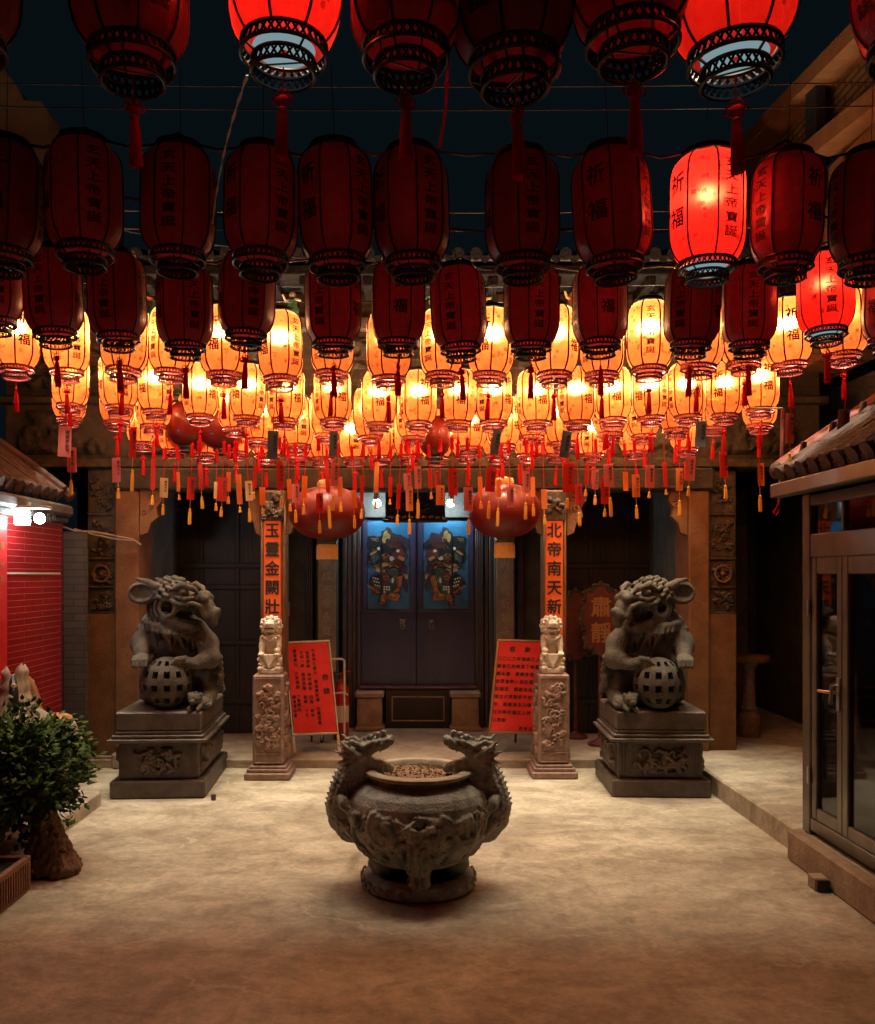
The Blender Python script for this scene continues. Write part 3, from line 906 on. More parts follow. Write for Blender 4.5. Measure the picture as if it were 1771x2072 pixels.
for (a, b) in ((718, 777), (911, 974)):
    mb = MB(); x0, x1 = X(a, 8.45), X(b, 8.45)
    mb.box(x0 + .02, x1 - .02, 8.47, 8.745, .10, .385, M['concrete'], .01)
    mb.box(x0 + .045, x1 - .045, 8.462, 8.4695, .14, .35, M['concrete'], .004)
    mb.box(x0, x1, 8.45, 8.748, .386, .44, M['concrete'], .012)
    mb.box(x0, x1, 8.45, 8.748, .071, .11, M['concrete'], .01)
    mb.build('door_plinth', temple)

# couplet boards on the columns
def couplet(px0, px1, text, label):
    Zc = 7.06
    x0, x1 = X(px0, Zc), X(px1, Zc)
    t = thing('couplet_board', label, 'sign', ((x0 + x1) / 2, Zc, .8), group='couplet boards on the porch columns')
    mb = MB()
    mb.box(x0, x1, Zc - .012, Zc + .019, .82, H(1046, Zc), M['orange'], .006)
    put_text(mb, text, ((x0 + x1) / 2, Zc - .0135, H(1073, Zc)), (1, 0, 0), (0, 0, 1), .124, M['ink'], .151, True, .028, .95)
    mb.build('board', t)
    for z in (H(1046, Zc) - .03, .9):
        k = MB(); k.lathe([(.006, -.004), (.006, .004)], M['darkmetal'], 8, ((x0 + x1) / 2, Zc - .014, z), True); k.build('nail', t)
couplet(534, 569, '玉靈金闕壯皇', 'orange column board whose black characters start with jade, beside the statue with flared ear')
couplet(1104, 1139, '北帝南天新聯', 'orange column board whose top black character means north, beside the glass gate side statue')

# name board over the door
t = thing('name_plaque', 'dark carved name plaque with gilt lower edge above the blue door', 'sign', P(858, 1050, 8.35))
mb = MB()
a, b = X(780, 8.35), X(901, 8.35); z0, z1 = H(1050, 8.35), H(945, 8.35)
mb.box(a, b, 8.35, 8.46, z0, z1, M['wood'], .008)
relief_panel(mb, (a + .03, 8.348, z0 + .05), (1, 0, 0), (0, 0, 1), (0, -1, 0), b - a - .06, z1 - z0 - .07, .03, M['wood'], 77, .008, n=34, wid=(.02, .045))
mb.build('board', t)
mb = MB(); mb.box(a - .02, b + .02, 8.32, 8.44, z0 - .03, z0 - .002, M['redwood'], .006)
for i in range(26): mb.ball((a + .02 + (b - a - .04) * i / 25, 8.335, z0 + .012 + rnd.uniform(0, .012)), (.011, .01, .015), M['goldtrim'] if i % 3 else M['carving'], 8, 6)
mb.build('gilt_edge', t)

# bulbs beside the plaque
def bulb_light(px, label):
    c = P(px, 1018, 8.55)
    t = thing('wall_lamp', label, 'lamp', c, group='bare bulbs over the door')
    k = MB(); k.ball(c, .036, emis('cool_bulb', (.72, .94, 1.0), 230), 16, 10); k.build('bulb', t)
    k = MB(); k.lathe([(.03, .0), (.034, .03), (.026, .07), (.012, .08)], M['white'], 12, (c.x, c.y, c.z + .028)); k.tube([c + Vector((0, 0, .1)), c + Vector((0, .1, .18)), Vector((c.x, ZB, c.z + .18))], .008, M['white'], 6)
    k.build('lamp_holder', t)
bulb_light(763, 'bare white bulb over the door, on the red tiled wall side of the plaque')
bulb_light(912, 'bare white bulb over the door, on the glass gate side of the plaque')

# ------------------------------------------------------------------ hall with the red tiled wall
hall = thing('side_hall', 'low hall with glossy red tiled wall and old tiled eave behind the bush', 'building', (-2.62, 6.6, 0))
mb = MB(); mb.box(-2.9, -2.62, 1.5, 6.66, .10, 1.98, M['redwall'], .004)
mb.box(-2.617, -2.612, 1.6, 6.60, 1.56, 1.572, M['cream'], .001)
mb.build('wall', hall)
mb = MB()
mb.box(-2.615, -2.56, 1.5, 5.62, .9, 1.93, M['redboard'], .006)
for r, (z, n, s) in enumerate(((1.74, 3, .055), (1.62, 9, .045), (1.53, 9, .05))):
    for i in range(n):
        put_text(mb, '福祿壽功德信眾平安'[(i * 2 + r) % 9], (-2.558, 5.55 - i * .085, z), (0, -1, 0), (0, 0, 1), s, M['horseface'], vertical=False, bold=.0)
mb.build('donor_board', hall)
mb = MB()
mb.box(-2.62, X(174, 6.67), 6.665, 6.72, 0, 1.88, M['brick'], .004)
mb.build('brick_pier', hall)
mb = MB()
s39 = Vector((-math.cos(R(36)), 0, math.sin(R(36))))
tiled_roof(mb, (-2.58, 6.50, 2.13), (-2.58, 2.6, 2.13), s39, 1.7)
mb.tube([Vector((-2.57, 6.54, 2.17)) + s39 * q for q in (0, .3, .6, .9, 1.2, 1.7)], [.05, .055, .05, .055, .05, .055], M['tile'], 8)
mb.tube([Vector((-2.53, 6.60, 2.13)) + s39 * q for q in (0, .3, .6, .9, 1.2, 1.7)], [.045] * 6, M['tile'], 8)
mb.build('roof', hall)
mb = MB()
mb.box(-2.9, -2.52, 2.5, 6.62, 1.985, 2.07, M['wall'], .02)
mb.box(-2.9, -2.56, 2.5, 6.62, 1.94, 1.984, M['wall'], .02)
for i in range(22): mb.tube([(-2.53 + rnd.uniform(-.02, .01), 6.3 - i * .03, 1.985), (-2.525, 6.3 - i * .03, 1.985 - rnd.uniform(.03, .09))], [.005, .002], M['wall'], 4)
mb.build('eave', hall)

lamp_c = P(54, 1048, 5.72)
t = thing('flood_lamp', 'dazzling white twin flood lamp under the tiled eave of the red wall', 'lamp', lamp_c)
wht = emis('flood_white', (.86, .98, 1.0), 85)
mb = MB(); mb.obox(lamp_c + Vector((-.028, 0, 0)), (1, 0, 0), (0, 1, 0), (0, 0, 1), (.046, .025, .046), wht, .01); mb.build('lamp_panel', t)
mb = MB(); mb.ball(P(80, 1049, 5.70), .034, wht, 16, 10); mb.build('bulb', t)
mb = MB(); mb.obox(lamp_c + Vector((.02, .01, .068)), (1, 0, 0), (0, 1, 0), (0, 0, 1), (.12, .05, .010), M['white'], .004)
mb.tube([lamp_c + Vector((.0, .02, .07)), lamp_c + Vector((.0, .05, .10))], .01, M['white'], 6); mb.build('bracket', t)

# cable across the pier
t = tag((lambda k: (k.tube([P(128, 1066, 6.9), P(150, 1074, 6.9), P(190, 1076, 7.0), P(232, 1084, 7.1), P(268, 1091, 7.11), P(285, 1102, 7.12)], .008, M['concrete'], 6),
         k.tube([P(150, 1070, 6.9), P(195, 1083, 7.0), P(240, 1092, 7.1), P(275, 1094, 7.11)], .006, M['concrete'], 6), k.build('power_cable'))[-1])(MB()),
        'pale cable bundle strung across the ochre pilaster beside the brick pier', 'cable')

# ------------------------------------------------------------------ gate house with glazed metal doors
gate = thing('gate_house', 'small gate house with bronze framed glass doors under a red ridged tile roof', 'building', (2.16, 4.9, 0))
XG = 2.16
mb = MB()
mb.box(2.05, 2.128, -2, 4.87, 0, .165, M['concrete'], .01)
mb.build('sill', gate)
fr = MB()
g = M['bronzemetal']
fr.box(XG, XG + .07, 4.84, 4.93, .141, 2.0, g, .006)
fr.box(XG + .004, XG + .06, 1.85, 4.838, 1.65, 1.775, g, .005)
fr.box(XG + .004, XG + .06, 1.85, 4.838, 1.93, 1.99, g, .005)
fr.box(XG + .004, XG + .06, 1.85, 4.838, .166, .235, g, .005)
fr.build('door_frame', gate)
def glass_mat():
    m, nt, out = nodes('dark_window_glass')
    L = nt.links.new
    tr = nt.nodes.new('ShaderNodeBsdfTransparent'); tr.inputs[0].default_value = (.40, .46, .46, 1)
    gl = nt.nodes.new('ShaderNodeBsdfGlossy'); gl.inputs['Roughness'].default_value = .04
    f = nt.nodes.new('ShaderNodeFresnel'); f.inputs['IOR'].default_value = 1.5
    mx = nt.nodes.new('ShaderNodeMixShader'); L(f.outputs[0], mx.inputs[0]); L(tr.outputs[0], mx.inputs[1]); L(gl.outputs[0], mx.inputs[2])
    L(mx.outputs[0], out.inputs[0]); return m
M['glass'] = glass_mat()
ys = [4.835, 4.49, 3.85, 3.2, 2.55, 1.9]
for i in range(5):
    d = MB(); y1, y0 = ys[i] - .002, ys[i + 1] + .002
    st = .055
    d.box(XG + .008, XG + .05, y1 - st, y1, .237, 1.648, g, .005); d.box(XG + .008, XG + .05, y0, y0 + st, .237, 1.648, g, .005)
    d.box(XG + .010, XG + .048, y0 + st, y1 - st, .237, .30, g, .004); d.box(XG + .010, XG + .048, y0 + st, y1 - st, 1.56, 1.648, g, .004)
    door = d.build('door', gate)
    p = MB(); p.box(XG + .026, XG + .032, y0 + st, y1 - st, .301, 1.559, M['glass'], .0005); p.build('pane', door)
    if i == 0:
        h = MB(); yy = y0 + .03
        h.tube([(XG + .008, yy, .99), (XG - .03, yy, .99), (XG - .035, yy, .90)], .009, M['steel'], 8)
        h.tube([(XG - .0, yy + .0, .955), (XG - .04, yy + .02, .955), (XG - .042, yy + .12, .95)], .008, M['goldframe'], 8)
        h.box(XG + .0, XG + .0075, yy - .015, yy + .015, .86, 1.03, M['steel'], .003); h.build('handle', door)
        for z in (.42, 1.33):
            k = MB(); k.tube([(XG - .002, 4.842, z), (XG - .002, 4.842, z + .09)], .011, M['steel'], 8); k.build('hinge', door)
    w = MB(); w.box(XG + .026, XG + .032, y0 + .012, y1 - .012, 1.777, 1.928, M['glass'], .0005); w.build('transom_pane', gate)
    w = MB(); w.box(XG + .01, XG + .05, y0 - .012, y0 + .010, 1.777, 1.928, g, .003); w.build('transom_bar', gate)
mb = MB()
mb.box(2.24, 4.2, 4.86, 4.92, .141, 2.3, M['wall'], .004); mb.box(4.0, 4.1, 1.9, 4.855, .141, 2.3, M['wall'], .004); mb.box(2.165, 4.1, 1.78, 1.845, .141, 2.3, M['wall'], .004)
mb.build('inner_wall', gate)
mb = MB(); mb.box(2.08, 4.1, 1.8, 4.95, 2.001, 2.03, M['wood'], .004); mb.build('soffit', gate)
mb = MB(); mb.box(2.005, 2.075, 1.75, 4.99, 1.985, 2.06, g, .006); mb.build('fascia', gate)
mb = MB()
sR = Vector((math.cos(R(34)), 0, math.sin(R(34))))
tiled_roof(mb, (2.05, 4.96, 2.11), (2.05, 1.8, 2.11), sR, 1.9)
mb.build('roof', gate)
mb = MB()
base = Vector((2.08, 5.02, 2.15))
mb.tube([base + sR * q + Vector((0, 0, .0)) for q in (0, .25, .5, .8, 1.1, 1.5, 1.9)], [.055, .06, .058, .06, .06, .06, .06], M['ridge'], 10)
mb.ball(base - sR * .01, (.058, .045, .055), M['tile'], 12, 8)
for q in range(9): mb.tube([base + sR * (.12 + .2 * q) + Vector((0, -.05, .0)), base + sR * (.12 + .2 * q) + Vector((0, -.07, .08))], [.022, .016], M['tile'], 6)
mb.build('ridge', gate)

# alley behind
t = tag((lambda k: (k.box(2.6, 6.5, 9.6, 9.8, .141, 4.2, M['wall'], .01), k.box(3.7, 3.9, 4.96, 9.59, .141, 3.2, M['wall'], .01), k.build('alley_wall'))[-1])(MB()),
        'unlit grey wall closing the alley beside the gate house', 'wall')

# ------------------------------------------------------------------ neighbours above
nb = thing('balcony_building', 'upper storey with brick balcony and ochre beams above the gate roof', 'building', (3.0, 7, 3.2))
XR = 3.02
mb = MB(); mb.box(XR + .08, XR + .5, 4.6, 9.5, 3.2, 4.60, M['yellowstone'], .01); mb.build('wall', nb)
mb = MB(); mb.beam((XR + .05, 4.6, 4.50), (XR + .05, 9.2, 5.05), .22, .14, M['yellowstone']); mb.build('lower_beam', nb)
mb = MB()
mb.grid(lambda u, v: (XR + .14, 4.6 + 4.6 * u, (4.57 + .55 * u) + v * (.55 - .1 * u)), 6, 2, M['lattice'], False)
mb.build('brick_parapet', nb)
mb = MB(); mb.beam((XR + .05, 4.6, 5.05), (XR + .05, 9.2, 5.55), .26, .13, M['yellowstone']); mb.build('upper_beam', nb)
mb = MB(); mb.box(XR - .02, XR + .06, 6.62, 6.80, 4.3, 5.3, M['darkmetal'], .006); mb.build('post', nb)
mb = MB()
mb.prism([(-80, 560), (97, 560), (97, 228), (84, 206), (48, 202), (28, 165), (6, 138), (-80, 122)], (0, 7.6, 0), (1, 0, 0), (0, 0, 1), (0, 1, 0), 2.0, M['plasterfar'])
mb.v = [(X(p[0], 7.6), p[1], H(p[2], 7.6)) for p in mb.v]
mb.f = [f[::-1] for f in mb.f]
tag(mb.build('gable_wall'), 'stained pale gable wall rising behind the red tiled hall', 'wall')
# ------------------------------------------------------------------ lanterns
LR, LH = .125, .345                         # radius and height of the cloth body
LPROF = [(0, .72), (.010, .79), (.026, .875), (.047, .945), (.072, .985), (.10, 1.0), (.17, 1.0), (.255, 1.0), (.282, .985), (.305, .945), (.323, .875), (.336, .79), (.345, .70)]
def lrad(h):
    for (a, ra), (b, rb) in zip(LPROF, LPROF[1:]):
        if h <= b: return LR * (ra + (rb - ra) * (h - a) / (b - a))
    return LR * LPROF[-1][1]
def lflat(th):
    a = (th % (PI / 4)) - PI / 8
    return .965 + .035 * (abs(a) / (PI / 8)) ** 2
LIT = dict(
    amber=paper('glowing_amber_cloth', (.092, .0168, .0036), (.07, .008, .003), (.10, .062, .038), 0, .42, (.090, .054, .016)),
    red=paper('glowing_red_cloth', (.26, .0060, .0045), (.16, .008, .008), (.16, .014, .010), 0, .25, (.05, .006, .003)),
    dark=paper('unlit_red_cloth', (.33, .026, .05), (.22, .055, .075), None, .35, .25))
RIB = dict(amber=paper('glow_red_rib', (.013, .0005, .0004), (.06, .003, .002), None, 0, .1), red=mat('dark_rib', (.02, .004, .004), .6), dark=mat('black_rib', (.010, .004, .005), .6))  # amber ribs coloured red, and thickened, to stand for the halation around them
TXT = dict(amber=paper('red_black_lettering', (.0016, .0001, .00008), (.006, .0005, .0005), None, 0, .1), red=mat('black_lettering', (.008, .005, .005), .7), dark=mat('dull_black_lettering', (.010, .008, .010), .6))
SPOT = dict(amber=paper('ochre_motif', (.02, .0028, .0005), (.05, .006, .001), None, 0, .1), red=mat('brown_motif', (.14, .012, .008), .7), dark=mat('pale_motif', (.26, .14, .14), .35))

def lantern_text(mb, ch, th0, h0, size, m, sx=1.0, bold=.02, lift=.0014):
    vs_, fs = glyph(ch, 0.0)
    for q, (bx, by) in enumerate(BOLD if bold > .012 else BOLD[:1]):
      out = []
      for x, y in vs_:
        x += bx * bold; y += by * bold
        h = min(max(h0 + y * size, .004), LH - .004)
        r = lrad(h0) 
        th = th0 + x * size * sx / r
        rr = lrad(h) * lflat(th) + lift + .00015 * q
        out.append((rr * math.cos(th), rr * math.sin(th), h))
      mb.add(out, fs, m)

def shade_mesh(kind, seed):
    rg = random.Random(seed)
    mb = MB()
    n = 40
    vs_, fs = [], []
    for (h, r) in LPROF:
        for k in range(n):
            th = 2 * PI * k / n
            rr = LR * r * lflat(th)
            vs_.append((rr * math.cos(th), rr * math.sin(th), h))
    for i in range(len(LPROF) - 1):
        for k in range(n):
            q = (k + 1) % n
            fs.append((i * n + k, i * n + q, (i + 1) * n + q, (i + 1) * n + k))
    mb.add(vs_, fs, LIT[kind], True)
    for k in range(8):
        th = 2 * PI * k / 8
        mb.tube([((lrad(h) + .001) * math.cos(th), (lrad(h) + .001) * math.sin(th), h) for h, _ in LPROF], .0044 if kind == 'amber' else .0032, RIB[kind], 5, False)
        c = th + PI / 8
        if k % 4 == 0:
            lantern_text(mb, '祈', c, LH * .71, .068, TXT[kind], 1, .022); lantern_text(mb, '福', c, LH * .38, .068, TXT[kind], 1, .022)
        elif k % 4 == 2:
            for i, ch in enumerate('玄天上帝寶誕'):
                lantern_text(mb, ch, c, LH * (.83 - .128 * i), .036, TXT[kind], 1.45, .02)
        for i in range(15 if k % 2 else 7):
            dx = rg.uniform(-.30, .30)
            if k % 2 == 0 and abs(dx) < .16: dx += .2 * (1 if dx > 0 else -1)
            lantern_text(mb, rg.choice('福福祥福祺'), c + dx, LH * rg.uniform(.10, .92), rg.uniform(.011, .022), SPOT[kind], 1, .01, .0009)
    return mb

def lace_ring(mb, r, z0, z1, n, lm):
    for z in (z0, z1):
        mb.tube([(r * math.cos(t), r * math.sin(t), z) for t in np.linspace(0, 2 * PI, 33)], .0046, lm, 5, False)
    for k in range(n):
        for s in (0, 1):
            t0 = 2 * PI * k / n; t1 = 2 * PI * (k + 1) / n
            if s: t0, t1 = t1, t0
            mb.tube([(r * math.cos(t0), r * math.sin(t0), z0), (r * math.cos(t1), r * math.sin(t1), z1)], .0030, lm, 3, False, smooth=False)

def tassel_mesh(m):
    mb = MB()
    z = -.080
    mb.tube([(0, 0, z + .03), (0, 0, z - .03)], .0018, m, 5)
    mb.ball((0, 0, z - .042), (.017, .006, .014), m, 10, 6)
    for s in (-1, 1):
        mb.tube([(s * (.012 + .012 * math.cos(t)), 0, z - .040 + .010 * math.sin(t)) for t in np.linspace(0, 2 * PI, 11)], .0022, m, 4)
        mb.tube([(s * (.006 + .008 * math.cos(t)), 0, z - .026 + .008 * math.sin(t)) for t in np.linspace(0, 2 * PI, 9)], .002, m, 4)
    mb.lathe([(.004, -.054), (.010, -.060), (.009, -.066), (.0105, -.075), (.0135, -.12), (.015, -.165), (.011, -.168)], m, 9, (0, 0, z))
    for k in range(9):
        a = 2 * PI * k / 9
        mb.tube([(.010 * math.cos(a), .010 * math.sin(a), z - .15), (.0115 * math.cos(a), .0115 * math.sin(a), z - .165 - .012 * rnd.random())], [.003, .0012], m, 4)
    return mb

LED = emis('white_led_disc', (.62, .92, 1.0), .32)
def make_lantern(kind, power, seed, tassel=True):
    t = thing('lantern', None, 'lantern')
    shade_mesh(kind, seed).build('shade', t)
    mb = MB()
    mb.lathe([(.68 * LR, LH), (.71 * LR, LH + .004), (.71 * LR, LH + .010), (.64 * LR, LH + .012), (.62 * LR, LH + .020), (.64 * LR, LH + .022), (.64 * LR, LH + .026), (.50 * LR, LH + .027)], M['lace'], 24)
    mb.tube([(-.5 * LR, 0, LH + .026), (0, 0, LH + .034), (.5 * LR, 0, LH + .026)], .004, M['lace'], 5)
    mb.build('cap', t)
    mb = MB(); lm = M['laceglow' if kind == 'amber' else 'lace']
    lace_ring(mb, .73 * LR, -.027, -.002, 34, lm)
    for k in range(4):
        a = PI / 4 + k * PI / 2
        mb.tube([(.71 * LR * math.cos(a), .72 * LR * math.sin(a), -.027), (.55 * LR * math.cos(a), .55 * LR * math.sin(a), -.038)], .003, M['lace'], 4)
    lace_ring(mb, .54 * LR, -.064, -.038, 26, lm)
    mb.tube([(-.54 * LR, 0, -.042), (.54 * LR, 0, -.042)], .002, M['lace'], 4)
    mb.build('collar', t)
    if kind == 'red':
        mb = MB(); mb.lathe([(.54 * LR, -.012), (.3 * LR, -.016), (.01, -.017)], LED, 28); mb.build('diffuser', t)
    mb = MB(); mb.tube([(0, 0, LH + .032), (.004, 0, LH + .10), (0, 0, LH + .30)], .0016, M['wire'], 4)
    mb.build('hanger', t)
    if tassel: tassel_mesh(M['tassel']).build('tassel', t)
    if power:
        L = bpy.data.lights.new('bulb', 'POINT'); L.energy = power; L.color = (1.0, .84, .59) if kind == 'amber' else (1.0, .72, .45); L.shadow_soft_size = .022
        lo = bpy.data.objects.new('bulb', L); COL.objects.link(lo); lo.parent = t; lo.location = (0, 0, LH * .62)
    return t

PROTO = {}
def lantern(cx, yb, Z, kind, label, group, tassel=True, power=None, yaw=None, tilt=0.0):
    v = rnd.randrange(3)
    key = (kind, tassel, v)
    loc = P(cx, yb, Z); loc.z = CAMH + (HY - yb) * (Z - .05) / FOC
    power = power and power * (.8, 1.0, 1.2)[v]
    if key not in PROTO:
        o = make_lantern(kind, power, len(PROTO) + 1, tassel); PROTO[key] = o
    else: o = copy_tree(PROTO[key])
    o.location = loc
    k = rnd.uniform(.965, 1.03); o.scale = (k, k, k)
    o.rotation_euler = (rnd.uniform(-.04, .04), rnd.uniform(-.045, .045), rnd.uniform(0, 6.28) if yaw is None else yaw)
    tag(o, label, 'lantern', group)
    return o

ORD = ['', 'first', 'second', 'third', 'fourth', 'fifth', 'sixth', 'seventh', 'eighth', 'ninth', 'tenth', 'eleventh', 'twelfth', 'thirteenth', 'fourteenth', 'fifteenth', 'sixteenth', 'seventeenth', 'eighteenth', 'nineteenth', 'twentieth', 'twenty-first', 'twenty-second', 'twenty-third', 'twenty-fourth', 'twenty-fifth', 'twenty-sixth', 'twenty-seventh']
PW, PR = 50.0, 8.0
ROWS = [
 ('unlit dark red lantern in the topmost row', 'topmost row', 1.88, [(-82, 48, 0), (267, 78, 0), (575, 60, 'r'), (822, 66, 0), (1040, 90, 0), (1280, 36, 0), (1487, 74, 'r'), (1855, 58, 0)], True),
 ('', 'second row', 3.0, [(5, 500, 0), (172, 492, 0), (360, 503, 0), (528, 508, 0), (683, 514, 0), (836, 514, 0), (1058, 516, 0), (1244, 516, 0), (1431, 520, 'r'), (1590, 516, 0), (1757, 518, 0)], False),
 ('', 'third row', 4.05, [(-10, 640, 0), (112, 664, 0), (240, 672, 0), (375, 690, 0), (498, 668, 0), (675, 684, 0), (806, 684, 0), (932, 694, 0), (1075, 690, 0), (1215, 686, 0), (1398, 688, 0), (1516, 688, 0), (1672, 662, 'r'), (1802, 680, 0)], True),
 ('', 'upper glowing row', 4.88, [(32, 738, 'a'), (135, 744, 'a'), (250, 742, 'a'), (346, 745, 'a'), (453, 750, 'a'), (568, 760, 'a'), (672, 748, 'a'), (787, 758, 'a'), (895, 752, 'a'), (991, 752, 'a'), (1122, 752, 'a'), (1218, 751, 'a'), (1314, 740, 'a'), (1414, 735, 'a'), (1505, 728, 'a'), (1598, 730, 'a'), (1707, 711, 'a')], True),
 ('', 'middle glowing row', 6.05, [(142, 815, 'a'), (241, 818, 'a'), (316, 826, 'a'), (405, 838, 'a'), (500, 840, 'a'), (577, 845, 'a'), (675, 846, 'a'), (767, 853, 'a'), (847, 852, 'a'), (928, 850, 'a'), (999, 850, 'a'), (1085, 850, 'a'), (1168, 850, 'a'), (1240, 845, 'a'), (1317, 840, 'a'), (1392, 838, 'a'), (1466, 836, 'a'), (1538, 824, 'a')], True),
 ('', 'lower glowing row', 6.50, [(140, 843, 'a'), (237, 850, 'a'), (311, 857, 'a'), (475, 863, 'a'), (523, 887, 'a'), (600, 898, 'a'), (662, 876, 'a'), (750, 880, 'a'), (836, 882, 'a'), (950, 902, 'a'), (1018, 898, 'a'), (1076, 880, 'a'), (1140, 892, 'a'), (1235, 873, 'a'), (1302, 878, 'a'), (1368, 866, 'a'), (1444, 861, 'a'), (1537, 857, 'a')], True),
 ('', 'lowest glowing row', 6.92, [(290, 893, 'a'), (353, 908, 'a'), (417, 917, 'a'), (480, 912, 'a'), (540, 918, 'a'), (600, 922, 'a'), (651, 924, 'a'), (717, 924, 'a'), (772, 921, 'a'), (829, 919, 'a'), (884, 923, 'a'), (945, 918, 'a'), (1007, 919, 'a'), (1070, 917, 'a'), (1127, 917, 'a'), (1200, 916, 'a'), (1286, 910, 'a'), (1388, 905, 'a')], True),
]
side_ = random.Random(5)
for (_, row, Z, items, tas) in ROWS:
    cnt = {}
    for (cx, yb, k) in items:
        kind = {0: 'dark', 'r': 'red', 'a': 'amber'}[k]
        cnt[kind] = cnt.get(kind, 0) + 1
        word = {'dark': 'unlit dark red', 'red': 'lit bright red', 'amber': 'glowing yellow'}[kind]
        tot = sum(1 for q in items if q[2] == k)
        if tot == 1: lab = 'the only %s lantern in the %s overhead' % (word, row)
        else: lab = '%s lantern, %s from the red tiled wall in the %s' % (word, ORD[cnt[kind]], row)
        if kind == 'red' and row == 'topmost row': lab = 'lit bright red lantern in the topmost row, ' + ('hung beside the pale twisted ribbon' if cx < 900 else 'hung beside the balcony beams')
        # which panel turns to the courtyard: the angle at which a panel of two large characters (or of six) shows
        big = {32: 45, 453: -15, 568: -38, 991: -25, 1122: 48, 1598: -12, 241: -52, 316: -30, 405: 55, 500: -30, 675: 35, 767: 5, 847: 20, 928: 2, 999: 45, 1085: 15, 1168: 28, 1240: 0, 1392: 12, 1466: -40, 1538: 5}
        six = {1431: 20, 575: 14, 1487: -4, 1672: -12, 1314: -12, 112: -8, 240: -10, 375: 35, 498: 25, 675: -25, 932: -22, 1075: 10, 1516: -12, 346: -40, 135: 48, 250: 10}
        yaw = None
        if cx in big and k == 'a': yaw = R(-90 + big[cx] - 22.5)
        elif cx in six: yaw = R(-90 + six[cx] - 112.5)
        elif cx in (806, 1215): yaw = R(-90 + 5 - 22.5)
        if yaw is None: yaw = side_.choice((0, 1)) * PI / 2 + side_.uniform(-.5, .5) + .1
        lantern(cx, yb, Z + (side_.uniform(-.03, .03)), kind, lab, '%s lanterns overhead' % word, tas,
                {'dark': None, 'red': PR, 'amber': PW}[kind], yaw)

# support wires and flex of each row
for (_, row, Z, items, tas), z in zip(ROWS, (3.22, 3.22, 3.22, 3.15, 3.12, 3.08, 3.05)):
    for q, dz in enumerate((.0, .09)):
        mb = MB()
        pts = [(-4.5 + 9 * i / 24, Z + .02 * q, z + dz - .10 * math.sin(PI * i / 24)) for i in range(25)]
        mb.tube(pts, .0022, M['wire'], 4)
        tag(mb.build('support_wire'), '%s thin steel wire carrying the %s of lanterns' % (('lower', 'upper')[q], row), 'wire', 'support wires over the courtyard')
    if row in ('second row', 'third row'):
        mb = MB(); pts = []
        it = sorted(items)
        for (a, b) in zip(it, it[1:]):
            for s in (0, .25, .5, .75):
                y = a[1] + (b[1] - a[1]) * s
                p = P(a[0] + (b[0] - a[0]) * s, y, Z - .02)
                p.z += LH + .035 - .055 * math.sin(PI * s) + .01 * rnd.random()
                pts.append(p)
        mb.tube(pts, .005, M['black'], 5)
        tag(mb.build('power_flex'), 'black electric flex looped between the caps of the %s lanterns' % row, 'cable')

# loose cables slung across the yard at odd angles
for n, (a, b, sag) in enumerate((((-3.0, 3.3, 3.35), (3.0, 4.5, 3.5), .35), ((-2.9, 6.3, 4.2), (3.0, 4.7, 3.3), .28))):
    a, b = Vector(a), Vector(b); mb = MB()
    mb.tube([a.lerp(b, i / 30) + Vector((0, .02 * math.sin(i * 1.3), -sag * 4 * (i / 30) * (1 - i / 30) + .012 * math.sin(i * 2.1))) for i in range(31)], .006, M['black'], 5)
    tag(mb.build('overhead_cable'), ('slack black cable crossing between the second and third lantern rows', 'black cable slanting from the temple roof to the balcony post')[n], 'cable')

# round red silk lanterns by the door
def round_lantern(px, py, rx, rz, Z, label, gold=True):
    c = P(px, py, Z)
    t = thing('round_lantern', label, 'lantern', c, group='round red lanterns')
    mb = MB()
    prof = [(math.cos(a), math.sin(a)) for a in np.linspace(-1.42, 1.42, 19)]
    n = 48; vs_, fs = [], []
    for (r, z) in prof:
        for k in range(n):
            th = 2 * PI * k / n; rr = rx * r ** .8 * (1 - .008 * (k % 2))
            vs_.append((c.x + rr * math.cos(th), c.y + rr * math.sin(th), c.z + rz * z))
    for i in range(len(prof) - 1):
        for k in range(n):
            q = (k + 1) % n; fs.append((i * n + k, i * n + q, (i + 1) * n + q, (i + 1) * n + k))
    mb.add(vs_, fs, M['glossred'], True)
    mb.build('shade', t, 60)
    s = max(rx / .33, .75)
    mb = MB(); mb.lathe([(.085 * s, 0), (.09 * s, .02), (.075 * s, .05), (.02, .06)], M['goldtrim'], 24, (c.x, c.y, c.z + rz * .98)); mb.build('cap', t)
    mb = MB(); mb.tube([(c.x, c.y, c.z + rz), (c.x, c.y, c.z + rz + .45)], .004, M['wire'], 5); mb.build('hanger', t)
    if gold:
        z = c.z - rz * .985
        mb = MB(); mb.lathe([(.085 * s, .01), (.09 * s, -.004), (.08 * s, -.012), (.088 * s, -.022), (.078 * s, -.03), (.085 * s, -.04), (.075 * s, -.046)], M['bronzemetal'], 24, (c.x, c.y, z)); mb.build('neck_ring', t)
        mb = MB()
        for k in range(40):
            a = 2 * PI * k / 40
            mb.tube([(c.x + .074 * s * math.cos(a), c.y + .074 * s * math.sin(a), z - .04), (c.x + .085 * s * math.cos(a), c.y + .085 * s * math.sin(a), z - .06), (c.x + .087 * s * math.cos(a), c.y + .087 * s * math.sin(a), z - .155 - .006 * rnd.random())], [.007, .008, .0075], M['goldtrim'], 5)
        mb.lathe([(.075 * s, -.04), (.08 * s, -.15)], M['goldtrim'], 20, (c.x, c.y, z), True)
        mb.build('fringe', t)
    else:
        z = c.z - rz * .985
        mb = MB(); mb.lathe([(.08 * s, .0), (.085 * s, -.012), (.06 * s, -.03), (.065 * s, -.045), (.03 * s, -.05)], M['lace'], 20, (c.x, c.y, z)); mb.build('neck_ring', t)
